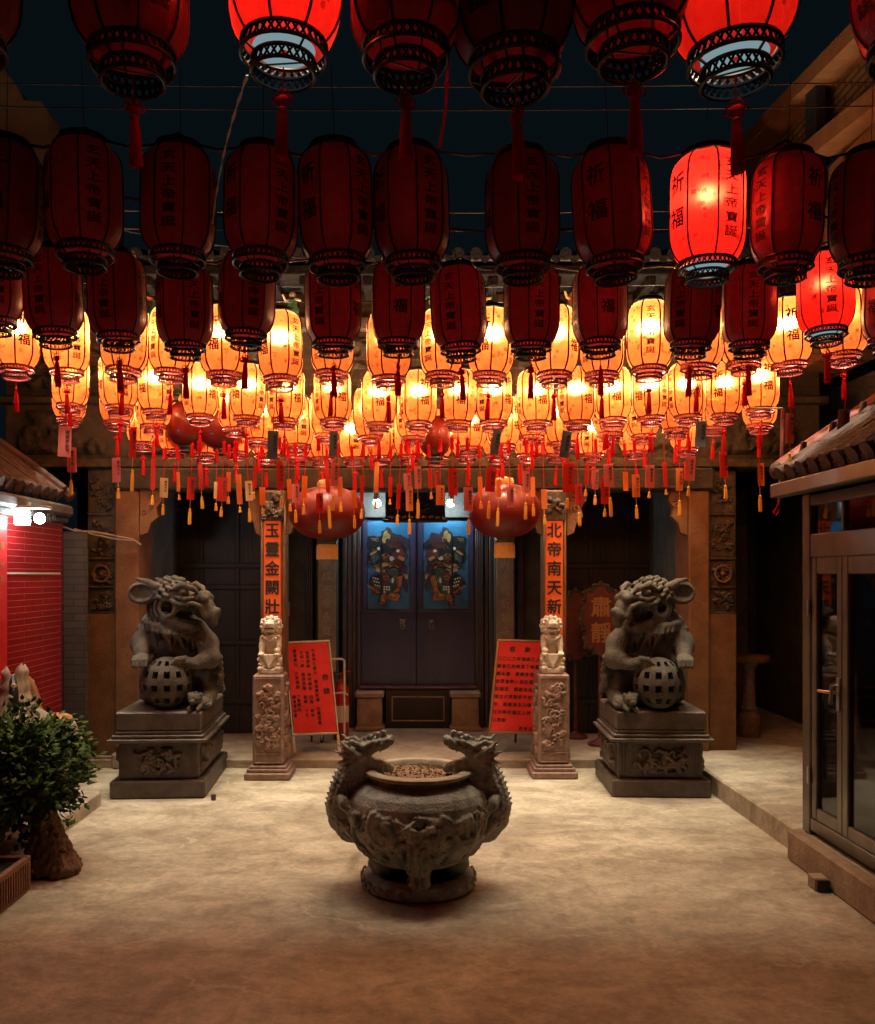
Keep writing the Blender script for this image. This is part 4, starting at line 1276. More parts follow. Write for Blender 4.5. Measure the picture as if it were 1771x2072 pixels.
round_lantern(662, 1038, .296, .205, 6.9, 'large squat red silk lantern with gold fringe, over the sign lettered in columns')
round_lantern(1021, 1034, .280, .208, 6.9, 'large squat red silk lantern with gold fringe, over the sign lettered in rows')
round_lantern(379, 858, .17, .17, 7.0 - .22, 'small round red lantern among yellow ones above the flared ear lion, nearer the pilaster', False)
round_lantern(448, 864, .17, .17, 7.0 - .22, 'small round red lantern among yellow ones above the flared ear lion, nearer the column', False)
round_lantern(880, 884, .125, .155, 6.72, 'small round unlit red lantern tucked among yellow ones straight above the burner', False)

# ------------------------------------------------------------------ wish cards
def card_paper(name, c):
    m, nt, out = nodes(name)
    d = nt.nodes.new('ShaderNodeBsdfDiffuse'); d.inputs[0].default_value = (*c, 1)
    t = nt.nodes.new('ShaderNodeBsdfTranslucent'); t.inputs[0].default_value = (*c, 1)
    x = nt.nodes.new('ShaderNodeMixShader'); x.inputs[0].default_value = .4
    nt.links.new(d.outputs[0], x.inputs[1]); nt.links.new(t.outputs[0], x.inputs[2]); nt.links.new(x.outputs[0], out.inputs[0])
    return m
CC = dict(pink=card_paper('pink_card', (.62, .17, .15)), red=card_paper('red_card', (.58, .035, .025)), orange=card_paper('orange_card', (.72, .20, .05)),
          cream=card_paper('cream_card', (.70, .48, .24)), grey=card_paper('blue_grey_card', (.16, .19, .23)), brown=card_paper('brown_grey_card', (.16, .10, .10)))
CARDS = [(132, 893, 25, 62, 'pink', 5.1, 0), (143, 930, 20, 50, 'pink', 5.2, 1003), (237, 951, 20, 50, 'pink', 6.0, 1010), (271, 895, 15, 62, 'red', 6.0, 995), (311, 960, 11, 62, 'red', 6.2, 1022),
 (332, 987, 16, 40, 'cream', 6.5, 1043), (361, 975, 8, 40, 'orange', 6.5, 1012), (387, 988, 15, 46, 'red', 6.3, 1062), (405, 965, 9, 50, 'red', 6.2, 1030), (438, 992, 9, 34, 'cream', 6.6, 1034), (451, 990, 20, 48, 'red', 6.2, 1046),
 (482, 990, 11, 60, 'orange', 6.2, 1037), (502, 993, 15, 40, 'cream', 6.3, 1057), (531, 1004, 12, 36, 'orange', 6.4, 1040), (553, 900, 21, 57, 'grey', 5.1, 0), (567, 962, 15, 56, 'red', 6.0, 1030), (585, 990, 9, 40, 'orange', 6.4, 1035),
 (598, 998, 15, 38, 'pink', 6.3, 1058), (617, 985, 11, 44, 'orange', 6.4, 1042), (646, 1018, 15, 40, 'red', 6.0, 1080), (660, 960, 9, 74, 'red', 6.2, 1070), (676, 898, 17, 50, 'grey', 5.2, 0), (678, 960, 16, 48, 'pink', 6.0, 1034),
 (687, 985, 12, 40, 'orange', 6.3, 1036), (715, 1010, 12, 36, 'orange', 6.4, 1070), (734, 990, 8, 56, 'red', 6.3, 1050), (763, 966, 10, 62, 'orange', 6.2, 1030), (808, 1005, 9, 50, 'red', 6.3, 1062), (824, 975, 15, 34, 'pink', 6.1, 0),
 (828, 1010, 15, 48, 'orange', 6.2, 1082), (845, 966, 14, 46, 'pink', 6.2, 1050), (891, 1002, 17, 40, 'orange', 6.1, 0), (916, 975, 20, 56, 'red', 6.0, 1020), (947, 1010, 19, 48, 'pink', 6.0, 1082), (994, 970, 20, 50, 'red', 6.0, 1050),
 (1007, 895, 17, 50, 'grey', 5.2, 0), (1011, 988, 12, 36, 'orange', 6.3, 1066), (1032, 1006, 15, 42, 'pink', 6.1, 0), (1065, 975, 15, 44, 'pink', 6.1, 1052), (1078, 985, 9, 40, 'orange', 6.3, 1045), (1101, 1010, 12, 40, 'orange', 6.2, 1062),
 (1147, 900, 21, 55, 'grey', 5.1, 0), (1151, 966, 23, 60, 'red', 5.9, 1030), (1170, 1000, 15, 42, 'red', 6.1, 1065), (1205, 970, 15, 40, 'pink', 6.1, 1022), (1224, 992, 17, 56, 'red', 6.0, 1046), (1231, 962, 19, 46, 'pink', 5.9, 1046),
 (1266, 974, 12, 38, 'orange', 6.3, 0), (1286, 983, 16, 46, 'orange', 6.1, 1050), (1315, 964, 19, 46, 'pink', 6.0, 1008), (1375, 970, 15, 46, 'orange', 6.1, 1046), (1397, 948, 20, 50, 'pink', 5.9, 1004), (1420, 878, 21, 52, 'grey', 5.1, 0),
 (1465, 940, 17, 52, 'red', 6.0, 1010), (1537, 960, 17, 46, 'orange', 5.9, 1036), (1600, 866, 17, 60, 'pink', 4.9, 952), (1710, 858, 23, 60, 'brown', 4.85, 0), (463, 975, 9, 40, 'orange', 6.4, 1020), (516, 965, 8, 44, 'red', 6.5, 1010), (1345, 960, 8, 50, 'red', 6.4, 1000), (1188, 960, 8, 44, 'red', 6.4, 1005), (870, 968, 8, 40, 'red', 6.4, 1010), (972, 985, 9, 40, 'orange', 6.4, 1030), (1053, 960, 9, 40, 'red', 6.4, 1000), (790, 985, 8, 40, 'red', 6.5, 1020)]
CARDS.sort()
cc_n = {}
def card_mesh(w, h, m, curl):
    mb = MB()
    nu, nv = 6, 8
    f = lambda s: (lambda u, v: ((u - .5) * w, -.0012 * s + curl * (4 * (u - .5) ** 2) * w * .35 + curl * .5 * (v * v) * w * .25, -h * v))
    mb.grid(f(1), nu, nv, m, True); 
    g = f(-1); mb.grid(lambda u, v: g(1 - u, v), nu, nv, m, True)
    return mb
for (px, py, wp, hp, col, Z, yt) in CARDS:
    cc_n[col] = cc_n.get(col, 0) + 1
    s = Z / FOC
    top = P(px, py - hp / 2, Z)
    colw = {'grey': 'blue grey', 'brown': 'brownish grey'}.get(col, col)
    narrow = ' narrow' if wp < 11 else ''
    lab = '%s%s wish card, %s of its colour counted from the red tiled wall' % (narrow.strip() + ' ' if narrow else '', colw, ORD[cc_n[col]])
    lab = lab.strip()
    if col == 'brown': lab = 'brownish grey wish card hanging in front of the gate house roof'
    if yt: lab += ', yellow tassel'
    yw = rnd.uniform(-.5, .5); tl = rnd.uniform(-.06, .06) if col != 'grey' or px in (553, 676, 1420) else .16
    t = thing('wish_card', lab, 'card', top, 0, 'wish cards hanging under the lanterns')
    t.rotation_euler = (0, tl, yw)
    w, h = wp * s, hp * s
    mb = card_mesh(w, h, CC[col], rnd.uniform(-.6, .6))
    if wp >= 14:
        put_text(mb, '闔家平安', (w * .22, -.006, -h * .2), (1, 0, 0), (0, 0, 1), h * .14, M['ink'], h * .155, True, .02)
    # origin is the card's top: shapes are local
    me = mb.build('card'); me.parent = t
    k = MB()
    zt = 2.50 - top.z if Z > 5.5 else 2.52 - top.z
    zt = max(zt, .05)
    k.tube([(0, 0, -.004), (0, 0, zt * .5), (.003, 0, zt)], .0028, M['cord'], 5)
    if zt > .16: k.lathe([(.004, 0), (.014, -.01), (.011, -.03), (.015, -min(.09, zt * .5)), (.003, -min(.095, zt * .52))], M['tassel'], 8, (0, 0, zt * .96))
    c = k.build('cord'); c.parent = t
    if yt:
        k = MB(); L = (yt - py - hp / 2) * s
        k.tube([(0, 0, 0), (.002, 0, -h)], .0012, M['ytassel'], 4) if False else None
        a = -h - L * .35
        k.tube([(0, .0, -h), (rnd.uniform(-.004, .004), 0, a)], .0014, M['ytassel'], 4)
        k.lathe([(.002, 0), (.0095, -.008), (.007, -.014), (.011, -.03), (.0125, -max(.035, L * .62)), (.001, -max(.04, L * .66))], M['ytassel'], 8, (0, 0, a))
        c = k.build('tassel'); c.parent = t
# ------------------------------------------------------------------ incense burner
BC = (X(847, 4.47), 4.47, 0.0)
burner = thing('incense_burner', 'grey stone incense burner with two dragon handles standing in the courtyard', 'incense burner', BC)
def wl(o, pts): return [(o[0] + p[0], o[1] + p[1], o[2] + p[2]) for p in pts]
mb = MB()
mb.lathe([(.0, .0), (.270, .0), (.282, .012), (.284, .046), (.272, .064), (.248, .071), (.21, .069), (.20, .04)], M['bronze'], 48, BC)
for k in range(24):
    a = 2 * PI * k / 24
    t = [(BC[0] + (.286) * math.cos(a + .09 * math.cos(q)), BC[1] + .286 * math.sin(a + .09 * math.cos(q)), .042 + .022 * math.sin(q)) for q in np.linspace(0, 5.2, 12)]
    mb.tube(t, .006, M['bronze'], 5)
mb.build('base', burner)
BP = [(.15, .132), (.215, .137), (.25, .158), (.298, .205), (.332, .268), (.350, .335), (.353, .395), (.344, .448), (.322, .487), (.29, .512), (.257, .526), (.240, .531)]
def bowl_r(t):
    z = .165 + (.492 - .165) * t
    return z
nu, nv = 260, 84
nu, nv = 400, 100
H1 = relief(nu, nv, .22, 21, n=190, wid=(.0045, .0095), curls=.7, border=.012, sc=.36)
zs = [p[1] for p in BP]; rs = [p[0] for p in BP]
cum = [0]
for (a, b) in zip(BP, BP[1:]): cum.append(cum[-1] + math.hypot(a[0] - b[0], a[1] - b[1]))
def bowl_pt(u, v):
    s = v * cum[-1]
    r = float(np.interp(s, cum, rs)); z = float(np.interp(s, cum, zs))
    a = 2 * PI * u
    hgt = float(H1[int(round(v * nv)), int(round(u * nu)) % nu])
    edge = .425 + .014 * math.sin(8 * a) + .008 * math.sin(19 * a)            # carving below the shoulder line
    k = min(max((edge - z) / .012, 0), 1) * min(max((z - .165) / .02, 0), 1)
    r += .026 * hgt * k - .006 * k
    return (BC[0] + r * math.cos(a), BC[1] + r * math.sin(a), z)
mb = MB()
mb.grid(bowl_pt, nu, nv, M['bronze'])
mb.build('bowl', burner, 60)
mb = MB()
mb.lathe([(.241, .528), (.237, .536), (.238, .552), (.234, .558)], M['bronze'], 56, BC)
for z in (.541,): mb.lathe([(.238, z - .003), (.241, z), (.238, z + .003)], M['bronze'], 56, BC)
mb.lathe([(.236, .556), (.264, .559), (.273, .566), (.273, .577), (.265, .583), (.225, .583), (.216, .575), (.212, .55), (.21, .51)], M['rim'], 56, BC)
mb.build('rim', burner)
mb = MB()
rg = np.random.RandomState(4)
mb.grid(lambda u, v: (BC[0] + .212 * v * math.cos(2 * PI * u), BC[1] + .212 * v * math.sin(2 * PI * u), .550 + .012 * math.sin(9 * u + 11 * v) * v + .006 * rnd.random() - .008 * v), 48, 10, M['ash'])
for k in range(150):
    a, r = rnd.uniform(0, 6.28), .2 * math.sqrt(rnd.random())
    mb.ball((BC[0] + r * math.cos(a), BC[1] + r * math.sin(a), .552 + .006 * rnd.random()), rnd.uniform(.003, .007), M['ash'], 6, 4)
mb.build('ash', burner)
# beast mask with front leg, and three scrolled legs
S = Sculpt((-.16, -.42, .02), (.16, -.12, .47), .0055)
S.chain([(0, -.245, .09), (0, -.25, .14), (0, -.27, .20), (0, -.315, .27)], [.052, .047, .055, .06], .03)
S.ball((0, -.335, .31), (.062, .045, .055), .02); S.ball((0, -.362, .285), (.034, .03, .022), .012)
for s in (-1, 1):
    S.ball((s * .035, -.368, .335), .019, .006); S.chain([(s * .012, -.37, .362), (s * .05, -.372, .378), (s * .085, -.345, .368), (s * .115, -.325, .39)], [.013, .016, .014, .008], .01)
    S.chain([(s * .045, -.35, .30), (s * .085, -.33, .285), (s * .10, -.315, .255), (s * .075, -.315, .24)], [.02, .018, .014, .010], .012)
    S.chain([(s * .03, -.36, .265), (s * .055, -.335, .22), (s * .05, -.30, .17)], [.016, .014, .010], .012)
    S.chain([(s * .02, -.275, .20), (s * .03, -.295, .12), (s * .026, -.30, .09)], [.016, .014, .016], .008)
    S.ball((s * .02, -.372, .278), .010, .004)
    S.chain([(s * .0, -.345, .40), (s * .045, -.335, .412), (s * .075, -.325, .402), (s * .09, -.318, .412)], [.013, .013, .012, .008], .008)
S.box((0, -.385, .264), (.024, .012, .006), .004, .003, True)
S.ball((0, -.345, .42), (.022, .016, .016), .008)
S.rough(.004, 120, 3)
mb = MB(); sculpt_into(mb, S, M['bronze'], BC); mb.build('mask_leg', burner, 80)
for a in (35, 145):
    S = Sculpt((-.1, -.1, .05), (.1, .1, .22), .007)
    S.chain([(0, 0, .17), (.012, 0, .14), (.0, 0, .10), (.0, 0, .085)], [.06, .047, .048, .05], .02)
    S.ball((.045, 0, .115), .026, .01); S.ball((.05, 0, .17), .028, .015)
    V, Fc = S.mesh(); c, s = math.cos(R(a)), math.sin(R(a))
    mb = MB(); q = [(BC[0] + c * (p[0] + .185) - s * p[1], BC[1] + s * (p[0] + .185) + c * p[1], p[2]) for p in V]
    mb.add(q, [tuple(map(int, f)) for f in Fc], M['bronze'], True); mb.build('leg', burner, 80)
for a in (180 + 8, -8):
    S = Sculpt((-.1, -.1, .05), (.1, .1, .22), .007)
    S.chain([(0, 0, .17), (.012, 0, .14), (.0, 0, .10), (.0, 0, .085)], [.06, .047, .048, .05], .02)
    S.ball((.045, 0, .115), .026, .01); S.ball((.05, 0, .17), .028, .015)
    V, Fc = S.mesh(); c, s = math.cos(R(a)), math.sin(R(a))
    mb = MB(); q = [(BC[0] + c * (p[0] + .185) - s * p[1], BC[1] + s * (p[0] + .185) + c * p[1], p[2]) for p in V]
    mb.add(q, [tuple(map(int, f)) for f in Fc], M['bronze'], True); mb.build('leg', burner, 80)
# dragon handle
S = Sculpt((.08, -.17, .20), (.52, .17, .80), .0046)
S.chain([(.29, 0, .25), (.37, 0, .285), (.415, 0, .34), (.425, 0, .41), (.412, 0, .48), (.385, 0, .55), (.355, 0, .61), (.325, 0, .655)], [.045, .052, .055, .056, .053, .05, .05, .056], .02)
S.ball((.305, 0, .67), (.065, .058, .05), .02)
S.cap((.29, 0, .685), (.165, 0, .735), .050, .024, .02)                 # upper jaw, raised
S.cap((.20, 0, .715), (.158, 0, .752), .024, .012, .012)                # nose tip
for s in (-1, 1): S.ball((.178, s * .018, .742), .014, .006)
S.cap((.295, 0, .635), (.165, 0, .598), .045, .022, .015); S.ball((.31, 0, .575), (.055, .06, .075), .03)                # lower jaw
S.ball((.205, 0, .664), (.068, .06, .024), .006, True)
for s in (-1, 1):
    S.ball((.262, s * .045, .703), .016, .006)
    S.chain([(.285, s * .045, .715), (.245, s * .048, .735), (.225, s * .03, .742)], [.012, .012, .007], .008)          # brow
    S.chain([(.31, s * .04, .71), (.35, s * .055, .735), (.385, s * .055, .73), (.395, s * .05, .705), (.375, s * .045, .70)], [.016, .014, .012, .010, .007], .008)   # horn curl
    for q, (dx, dz) in enumerate(((.10, .075), (.115, .03), (.11, -.015), (.085, -.06))):
        S.chain([(.32, s * .05, .66 + .1 * dz), (.32 + dx * .6, s * .085, .66 + dz * .7), (.32 + dx, s * .088, .66 + dz * 1.3)], [.02, .013, .003], .008)
    for q in range(4):
        a = (.27 - .022 * q, s * .035, .605 - .004 * q)
        S.chain([a, (a[0] + .012, s * .05, a[2] - .03), (a[0] - .005, s * .055, a[2] - .055)], [.011, .008, .003], .006)    # beard
    for q in range(3): S.cap((.245 - .026 * q, s * .026, .69 + .011 * q), (.24 - .026 * q, s * .026, .668 + .012 * q), .0055, .002, .003)
    S.chain([(.41, s * .03, .47), (.385, s * .10, .44), (.345, s * .125, .40), (.305, s * .12, .405)], [.03, .026, .02, .018], .012)       # foreleg
    for q in (-1, 0, 1): S.cap((.31, s * .12 + q * .012, .405), (.282, s * .12 + q * .022, .392 + .006 * q), .010, .004, .005)
    S.chain([(.40, s * .03, .34), (.355, s * .10, .31), (.33, s * .10, .27)], [.03, .024, .018], .012)
for q in range(5): S.chain([(.30 - .028 * q, 0, .705 + .011 * q), (.312 - .028 * q, 0, .735 + .011 * q), (.298 - .028 * q, 0, .757 + .010 * q - (.012 if q > 2 else 0))], [.016, .010, .003], .008)
body = [(.37, .285), (.415, .34), (.425, .41), (.412, .48), (.385, .55), (.355, .61)]
for q in range(14):
    t = q / 13 * (len(body) - 1); i = min(int(t), len(body) - 2); f = t - i
    x, z = body[i][0] + (body[i + 1][0] - body[i][0]) * f, body[i][1] + (body[i + 1][1] - body[i][1]) * f
    S.cap((x + .045, 0, z + .0), (x + .066, 0, z + .018), .014, .004, .006)
    for s in (-1, 1):
        S.ball((x + .012, s * .048, z), .017, .004); S.ball((x - .018, s * .046, z + .018), .015, .004); S.ball((x + .036, s * .03, z + .012), .015, .004)
S.ball((.345, 0, .42), (.08, .06, .17), .03); S.ball((.33, 0, .52), (.05, .05, .07), .03)
S.rough(.0015, 150, 8)
V, Fc = S.mesh()
for s in (1, -1):
    mb = MB()
    mb.add([(BC[0] + s * (p[0] - .022), BC[1] + p[1], p[2] - .014) for p in V], [tuple(map(int, (f if s > 0 else f[::-1]))) for f in Fc], M['bronze'], True)
    mb.build('dragon_handle', burner, 80)

# ------------------------------------------------------------------ the two big lions and their plinths
def plinth(x, y, w, d, rot, label, seed):
    t = thing('lion_plinth', label, 'plinth', (x, y, 0))
    Mx = Matrix.Translation((x, y, 0)) @ Matrix.Rotation(R(rot), 4, 'Z')
    def mk(): m = MB(); m.M = Mx; return m
    m = mk(); m.box(-w / 2, w / 2, 0, d, .0, .125, M['darkstone'], .012); m.build('base_slab', t)
    m = mk()
    m.box(-w / 2 + .05, w / 2 - .05, .05, d - .05, .126, .39, M['darkstone'], .008)
    for k in range(3):
        for s in (-1, 1): m.box(s * (w / 2 - .07 - .02 * k) - .006, s * (w / 2 - .07 - .02 * k) + .006, .042, .0495, .15, .365, M['darkstone'], .003)
    die = m.build('die', t)
    m = mk(); relief_panel(m, (-w / 2 + .15, .046, .155), (1, 0, 0), (0, 0, 1), (0, -1, 0), w - .30, .20, .045, M['darkstone'], seed, .005, n=24, wid=(.02, .05)); m.build('front_relief', die)
    for s in (-1, 1):
        m = mk()
        if s > 0: relief_panel(m, (w / 2 - .046, .12, .155), (0, 1, 0), (0, 0, 1), (1, 0, 0), d - .24, .20, .045, M['darkstone'], seed + 1, .006, n=30, wid=(.02, .04))
        else: relief_panel(m, (-w / 2 + .046, d - .12, .155), (0, -1, 0), (0, 0, 1), (-1, 0, 0), d - .24, .20, .045, M['darkstone'], seed + 2, .006, n=30, wid=(.02, .04))
        m.build('side_relief', die)
    m = mk()
    for (e, z0, z1) in ((.015, .391, .415), (-.01, .416, .440), (-.03, .441, .465)): m.box(-w / 2 - .0 - e + .0, w / 2 + e, -e, d + e, z0, z1, M['darkstone'], .008)
    m.build('cornice', t)
    m = mk(); m.box(-w / 2 + .03, w / 2 - .03, .03, d - .03, .466, .60, M['darkstone'], .012); m.build('top_slab', t)
    return t
plinth(X(318, 6.17), 6.17, .655, 1.05, 3.2, 'dark carved stone plinth under the flared ear statue beside the red hall', 31)
plinth(X(1340, 6.2), 6.2, .69, .72, -2.2, 'dark carved stone plinth under the statue beside the glass gate', 51)

def lion_sculpt(yaw):   # the free paw rests on the ball too
    S = Sculpt((-.46, -.46, -.02), (.54, .40, 1.06), .0068)
    c, s_ = math.cos(R(yaw)), math.sin(R(yaw))
    # seated body
    S.ball((.01, .12, .34), (.20, .20, .27), .05); S.ball((-.02, -.01, .50), (.185, .15, .17), .06)
    S.ball((-.19, .15, .17), (.13, .20, .18), .05); S.ball((.24, .13, .17), (.11, .19, .18), .05)
    S.ball((0, .1, .06), (.30, .26, .07), .03)
    S.chain([(.28, -.02, .07), (.29, -.20, .055)], [.07, .055], .03)
    for q in range(4): S.cap((.255 + .024 * q, -.21, .05), (.25 + .028 * q, -.285, .035), .022, .018, .006)
    # shoulder, neck
    S.ball((-.05, .07, .67), (.165, .14, .15), .05); S.ball((.05, -.01, .66), (.13, .11, .09), .05)
    S.chain([(-.17, .0, .62), (-.250, -.06, .47), (-.225, -.17, .395)], [.10, .082, .06], .04)
    S.ball((-.205, -.235, .372), (.062, .07, .045), .02)
    for q in range(4): S.chain([(-.243 + .028 * q, -.27, .387), (-.245 + .031 * q, -.315, .367), (-.243 + .032 * q, -.335, .33)], [.023, .021, .015], .005)
    S.chain([(.17, .0, .57), (.275, -.05, .47), (.305, -.10, .37), (.235, -.20, .345)], [.10, .088, .078, .054], .035)
    S.ball((.175, -.24, .345), (.08, .05, .042), .02, rot=np.array(Matrix.Rotation(R(20), 3, 'Y')))
    for q in range(4): S.chain([(.14, -.26 + .012 * q, .38 - .026 * q), (.085, -.295 + .006 * q, .377 - .028 * q), (.045, -.31, .345 - .028 * q)], [.023, .020, .012], .005)
    for q in range(4): S.chain([(.31, -.10 + .03 * q, .42 - .02 * q), (.375, -.06 + .03 * q, .37 - .05 * q), (.365, -.04 + .03 * q, .29 - .05 * q)], [.032, .024, .008], .010)
    for q in range(5): S.chain([(.30, .0 + .04 * q, .28 - .03 * q), (.365, -.02 + .04 * q, .22 - .03 * q), (.35, -.04 + .04 * q, .16 - .02 * q)], [.03, .024, .008], .010)
    S.chain([(.1, .32, .2), (.16, .34, .45), (.1, .32, .62)], [.05, .06, .03], .03)
    # collar of locks hanging over the chest, a strap ridge above it
    for q in range(12):
        t = q / 11
        a = np.array((-.20 + .34 * t, -.10 - .085 * math.sin(PI * t), .635 - .045 * t))
        S.chain([a, a + np.array((.02 + .012 * math.sin(q * 2.1), -.016, -.05)), a + np.array((.045 + .03 * math.sin(q * 1.7), .0, -.10 - .035 * (q % 3)))], [.024, .019, .006], .012)
    for q in range(12):
        t = q / 11
        a = np.array((-.15 - .11 * math.sin(PI * t * .75), -.03 + .07 * (q % 2), .73 - .30 * t))
        S.chain([a, a + np.array((-.035, -.03, -.03)), a + np.array((-.020, -.045, -.075))], [.030, .024, .007], .008)
    # head, scaled about its centre
    O = np.array((.055, -.09, .825)); f = np.array((c, -s_, 0)); l = np.array((-s_, -c, 0)); u = np.array((0, 0, 1.0))
    K = 1.10
    Rm = np.stack([f, l, u], 1)
    def Hd(a, b, d): return O + K * (a * f + b * l + d * u)
    S.ball(Hd(-.03, 0, .015), (.15, .135, .12), .03, rot=Rm)
    S.ball(Hd(.10, 0, .0), (.13, .10, .055), .03, rot=Rm)
    S.ball(Hd(.20, 0, .012), (.055, .07, .05), .02, rot=Rm)
    for b in (-1, 1):
        S.ball(Hd(.222, b * .045, .0), .034, .008)
        S.ball(Hd(.085, b * .095, .042), .040, .004)
        S.ball(Hd(.092, b * .128, .042), .016, .002)
        S.chain([Hd(.02, b * .105, .07), Hd(.08, b * .112, .092), Hd(.145, b * .09, .068), Hd(.17, b * .06, .04)], [.022, .026, .022, .012], .006)
        S.chain([Hd(.04, b * .12, .008), Hd(.10, b * .124, -.006), Hd(.155, b * .10, .008)], [.014, .017, .012], .005)
        # lip roll
        S.chain([Hd(.02, b * .122, -.028), Hd(.08, b * .118, -.040), Hd(.15, b * .10, -.032), Hd(.205, b * .075, -.055), Hd(.228, b * .055, -.12)], [.018, .019, .018, .02, .022], .006)
        # jaw
        S.chain([Hd(-.06, b * .09, -.135), Hd(.04, b * .075, -.185), Hd(.12, b * .05, -.205)], [.05, .034, .030], .02)
        S.ring(Hd(-.035, b * .118, -.065), l, .060 * K, .017, .004); S.ring(Hd(-.045, b * .100, -.065), l, .092 * K, .017, .004); S.ring(Hd(-.055, b * .080, -.065), l, .122 * K, .017, .005); S.ring(Hd(-.065, b * .055, -.065), l, .15 * K, .017, .006)
    S.ball(Hd(.06, 0, -.205), (.11, .06, .03), .03, rot=Rm)
    S.chain([Hd(.18, 0, -.02), Hd(.225, 0, -.06), Hd(.255, 0, -.11), Hd(.268, 0, -.165)], [.056, .054, .052, .040], .02)
    S.cap(Hd(.25, 0, -.105), Hd(.305, 0, -.085), .046, .026, .02); S.cap(Hd(.262, 0, -.15), Hd(.30, 0, -.10), .03, .026, .015)
    # mouth: a deep slot open on both sides, and the hole in the cheek scroll
    S.ball(Hd(.105, 0, -.112), (.12, .17, .052), .006, True, rot=Rm)
    S.box(Hd(.10, 0, -.112), (.06, .13, .040), .01, .02, True)
    for b in (-1, 1): S.ball(Hd(-.032, b * .12, -.065), (.044, .07, .046), .006, True, rot=Rm)
    S.ball(Hd(.05, 0, -.165), (.09, .035, .018), .01, rot=Rm)
    for b in (-1, 1):
        S.chain([Hd(.022, b * .108, -.045), Hd(.010, b * .11, -.10), Hd(.0, b * .108, -.15)], [.014, .009, .012], .005)
        for q in range(4): S.cap(Hd(.06 + .035 * q, b * (.10 - .008 * q), -.058), Hd(.062 + .035 * q, b * (.10 - .008 * q), -.084), .011, .005, .003)
    # locks swept back over the skull
    n = 110
    for i in range(n):
        z = 1 - 2 * (i + .5) / n; a = i * 2.39996
        d = np.array((math.sqrt(1 - z * z) * math.cos(a), math.sqrt(1 - z * z) * math.sin(a), z))
        if d[2] < -.2 or d[0] > .62 or (d[0] > .3 and d[2] < .55): continue
        p = Hd(-.03 + .148 * d[0], .135 * d[1], .015 + .12 * d[2])
        w = Hd(-.03 + .148 * d[0] - .06, .135 * d[1] + .012 * math.sin(a * 3), .015 + .12 * d[2] - .004)
        S.chain([p, (p + w) / 2 + np.array((0, 0, .014)), w], [.017, .017, .006], .003)
    # ears
    for b in (1, -1):
        base = Hd(-.13, b * .10, .05)
        dirv = -f * .85 + l * b * .30; dirv /= np.linalg.norm(dirv)
        ctr = base + dirv * .105 - u * .015
        nrm = f * .25 + l * b * .9; nrm = nrm - dirv * nrm.dot(dirv); nrm /= np.linalg.norm(nrm)
        Re = np.stack([dirv, nrm, np.cross(dirv, nrm)], 1)
        S.ball(ctr, (.118, .038, .088), .010, rot=Re)
        S.ball(ctr + nrm * .040 + dirv * .01, (.093, .050, .064), .004, True, rot=Re)
        S.chain([base + u * .03, base + dirv * .07 + u * .068, base + dirv * .15 + u * .092], [.036, .026, .010], .008)
        for q in range(4): S.ring(base + dirv * (.015 + .02 * q) + u * (.035 + .011 * q), dirv + u * .4, .030 - .003 * q, .007, .003)
    return S
def openwork_ball(mb, c, r, m):
    nu, nv = 24, 12
    th = .03
    def pt(i, j, rr):
        a, b = 2 * PI * (i + .35) / nu, -PI / 2 + PI * (j + .0) / nv
        return (c[0] + rr * math.cos(b) * math.cos(a), c[1] + rr * math.cos(b) * math.sin(a), c[2] + rr * math.sin(b))
    vs_ = [pt(i, j, rr) for rr in (r, r - th) for j in range(nv + 1) for i in range(nu)]
    hole = lambda i, j: (i % 2 == 0 and j % 2 == 1 and 1 < j < nv - 2)
    N = nu * (nv + 1); fs = []
    for j in range(nv):
        for i in range(nu):
            q = (i + 1) % nu
            A, B, C_, D = j * nu + i, j * nu + q, (j + 1) * nu + q, (j + 1) * nu + i
            if hole(i, j):
                for (p0, p1) in ((A, B), (B, C_), (C_, D), (D, A)): fs.append((p0, p1, p1 + N, p0 + N))
            else:
                fs.append((A, B, C_, D)); fs.append((D + N, C_ + N, B + N, A + N))
    mb.add(vs_, fs, m, True)
def cub(mb, c, m, s=1.0):
    S = Sculpt((-.11, -.12, -.02), (.13, .12, .17), .006)
    S.ball((.03, .02, .05), (.075, .06, .05), .02); S.ball((-.01, -.045, .085), (.05, .045, .042), .015); S.ball((-.02, -.085, .07), (.028, .022, .018), .01)
    for b in (-1, 1): S.ball((-.01 + b * .022, -.082, .095), .010, .004); S.ball((-.01 + b * .045, -.03, .115), .018, .008); S.cap((b * .03, -.03, .04), (b * .035 - .01, -.085, .015), .022, .018, .01)
    for q in range(9): S.ball((-.01 + .045 * math.cos(q * .7), -.035 + .01 * (q % 2), .095 + .035 * math.sin(q * .7)), .014, .005)
    S.ball((-.02, -.105, .06), (.02, .012, .006), .004, True)
    sculpt_into(mb, S, m, c)
def lion(x, y, rot, yaw, mirror, label):
    t = thing('guardian_lion', label, 'statue', (x, y, .60))
    s = -1 if mirror else 1
    def out(mb):
        ca, sa = math.cos(R(rot)), math.sin(R(rot)); k = .955
        mb.v = [(x + k * (ca * s * p[0] * .94 - sa * p[1]), y + k * (sa * s * p[0] * .94 + ca * p[1]), .60 + k * p[2]) for p in mb.v]
        if mirror: mb.f = [f[::-1] for f in mb.f]
        return mb
    m = MB(); sculpt_into(m, lion_sculpt(yaw), M['stone']); out(m).build('body', t, 80)
    m = MB(); openwork_ball(m, (-.015, -.20, .195), .195, M['stone']); out(m).build('openwork_ball', t, 50)
    m = MB(); cub(m, (.235, -.27, .0), M['stone']); out(m).build('cub', t, 80)
lion(X(357, 6.6), 6.55, 3.2, 14, False, 'big grey stone lion with one wide flared ear, paws on openwork ball')
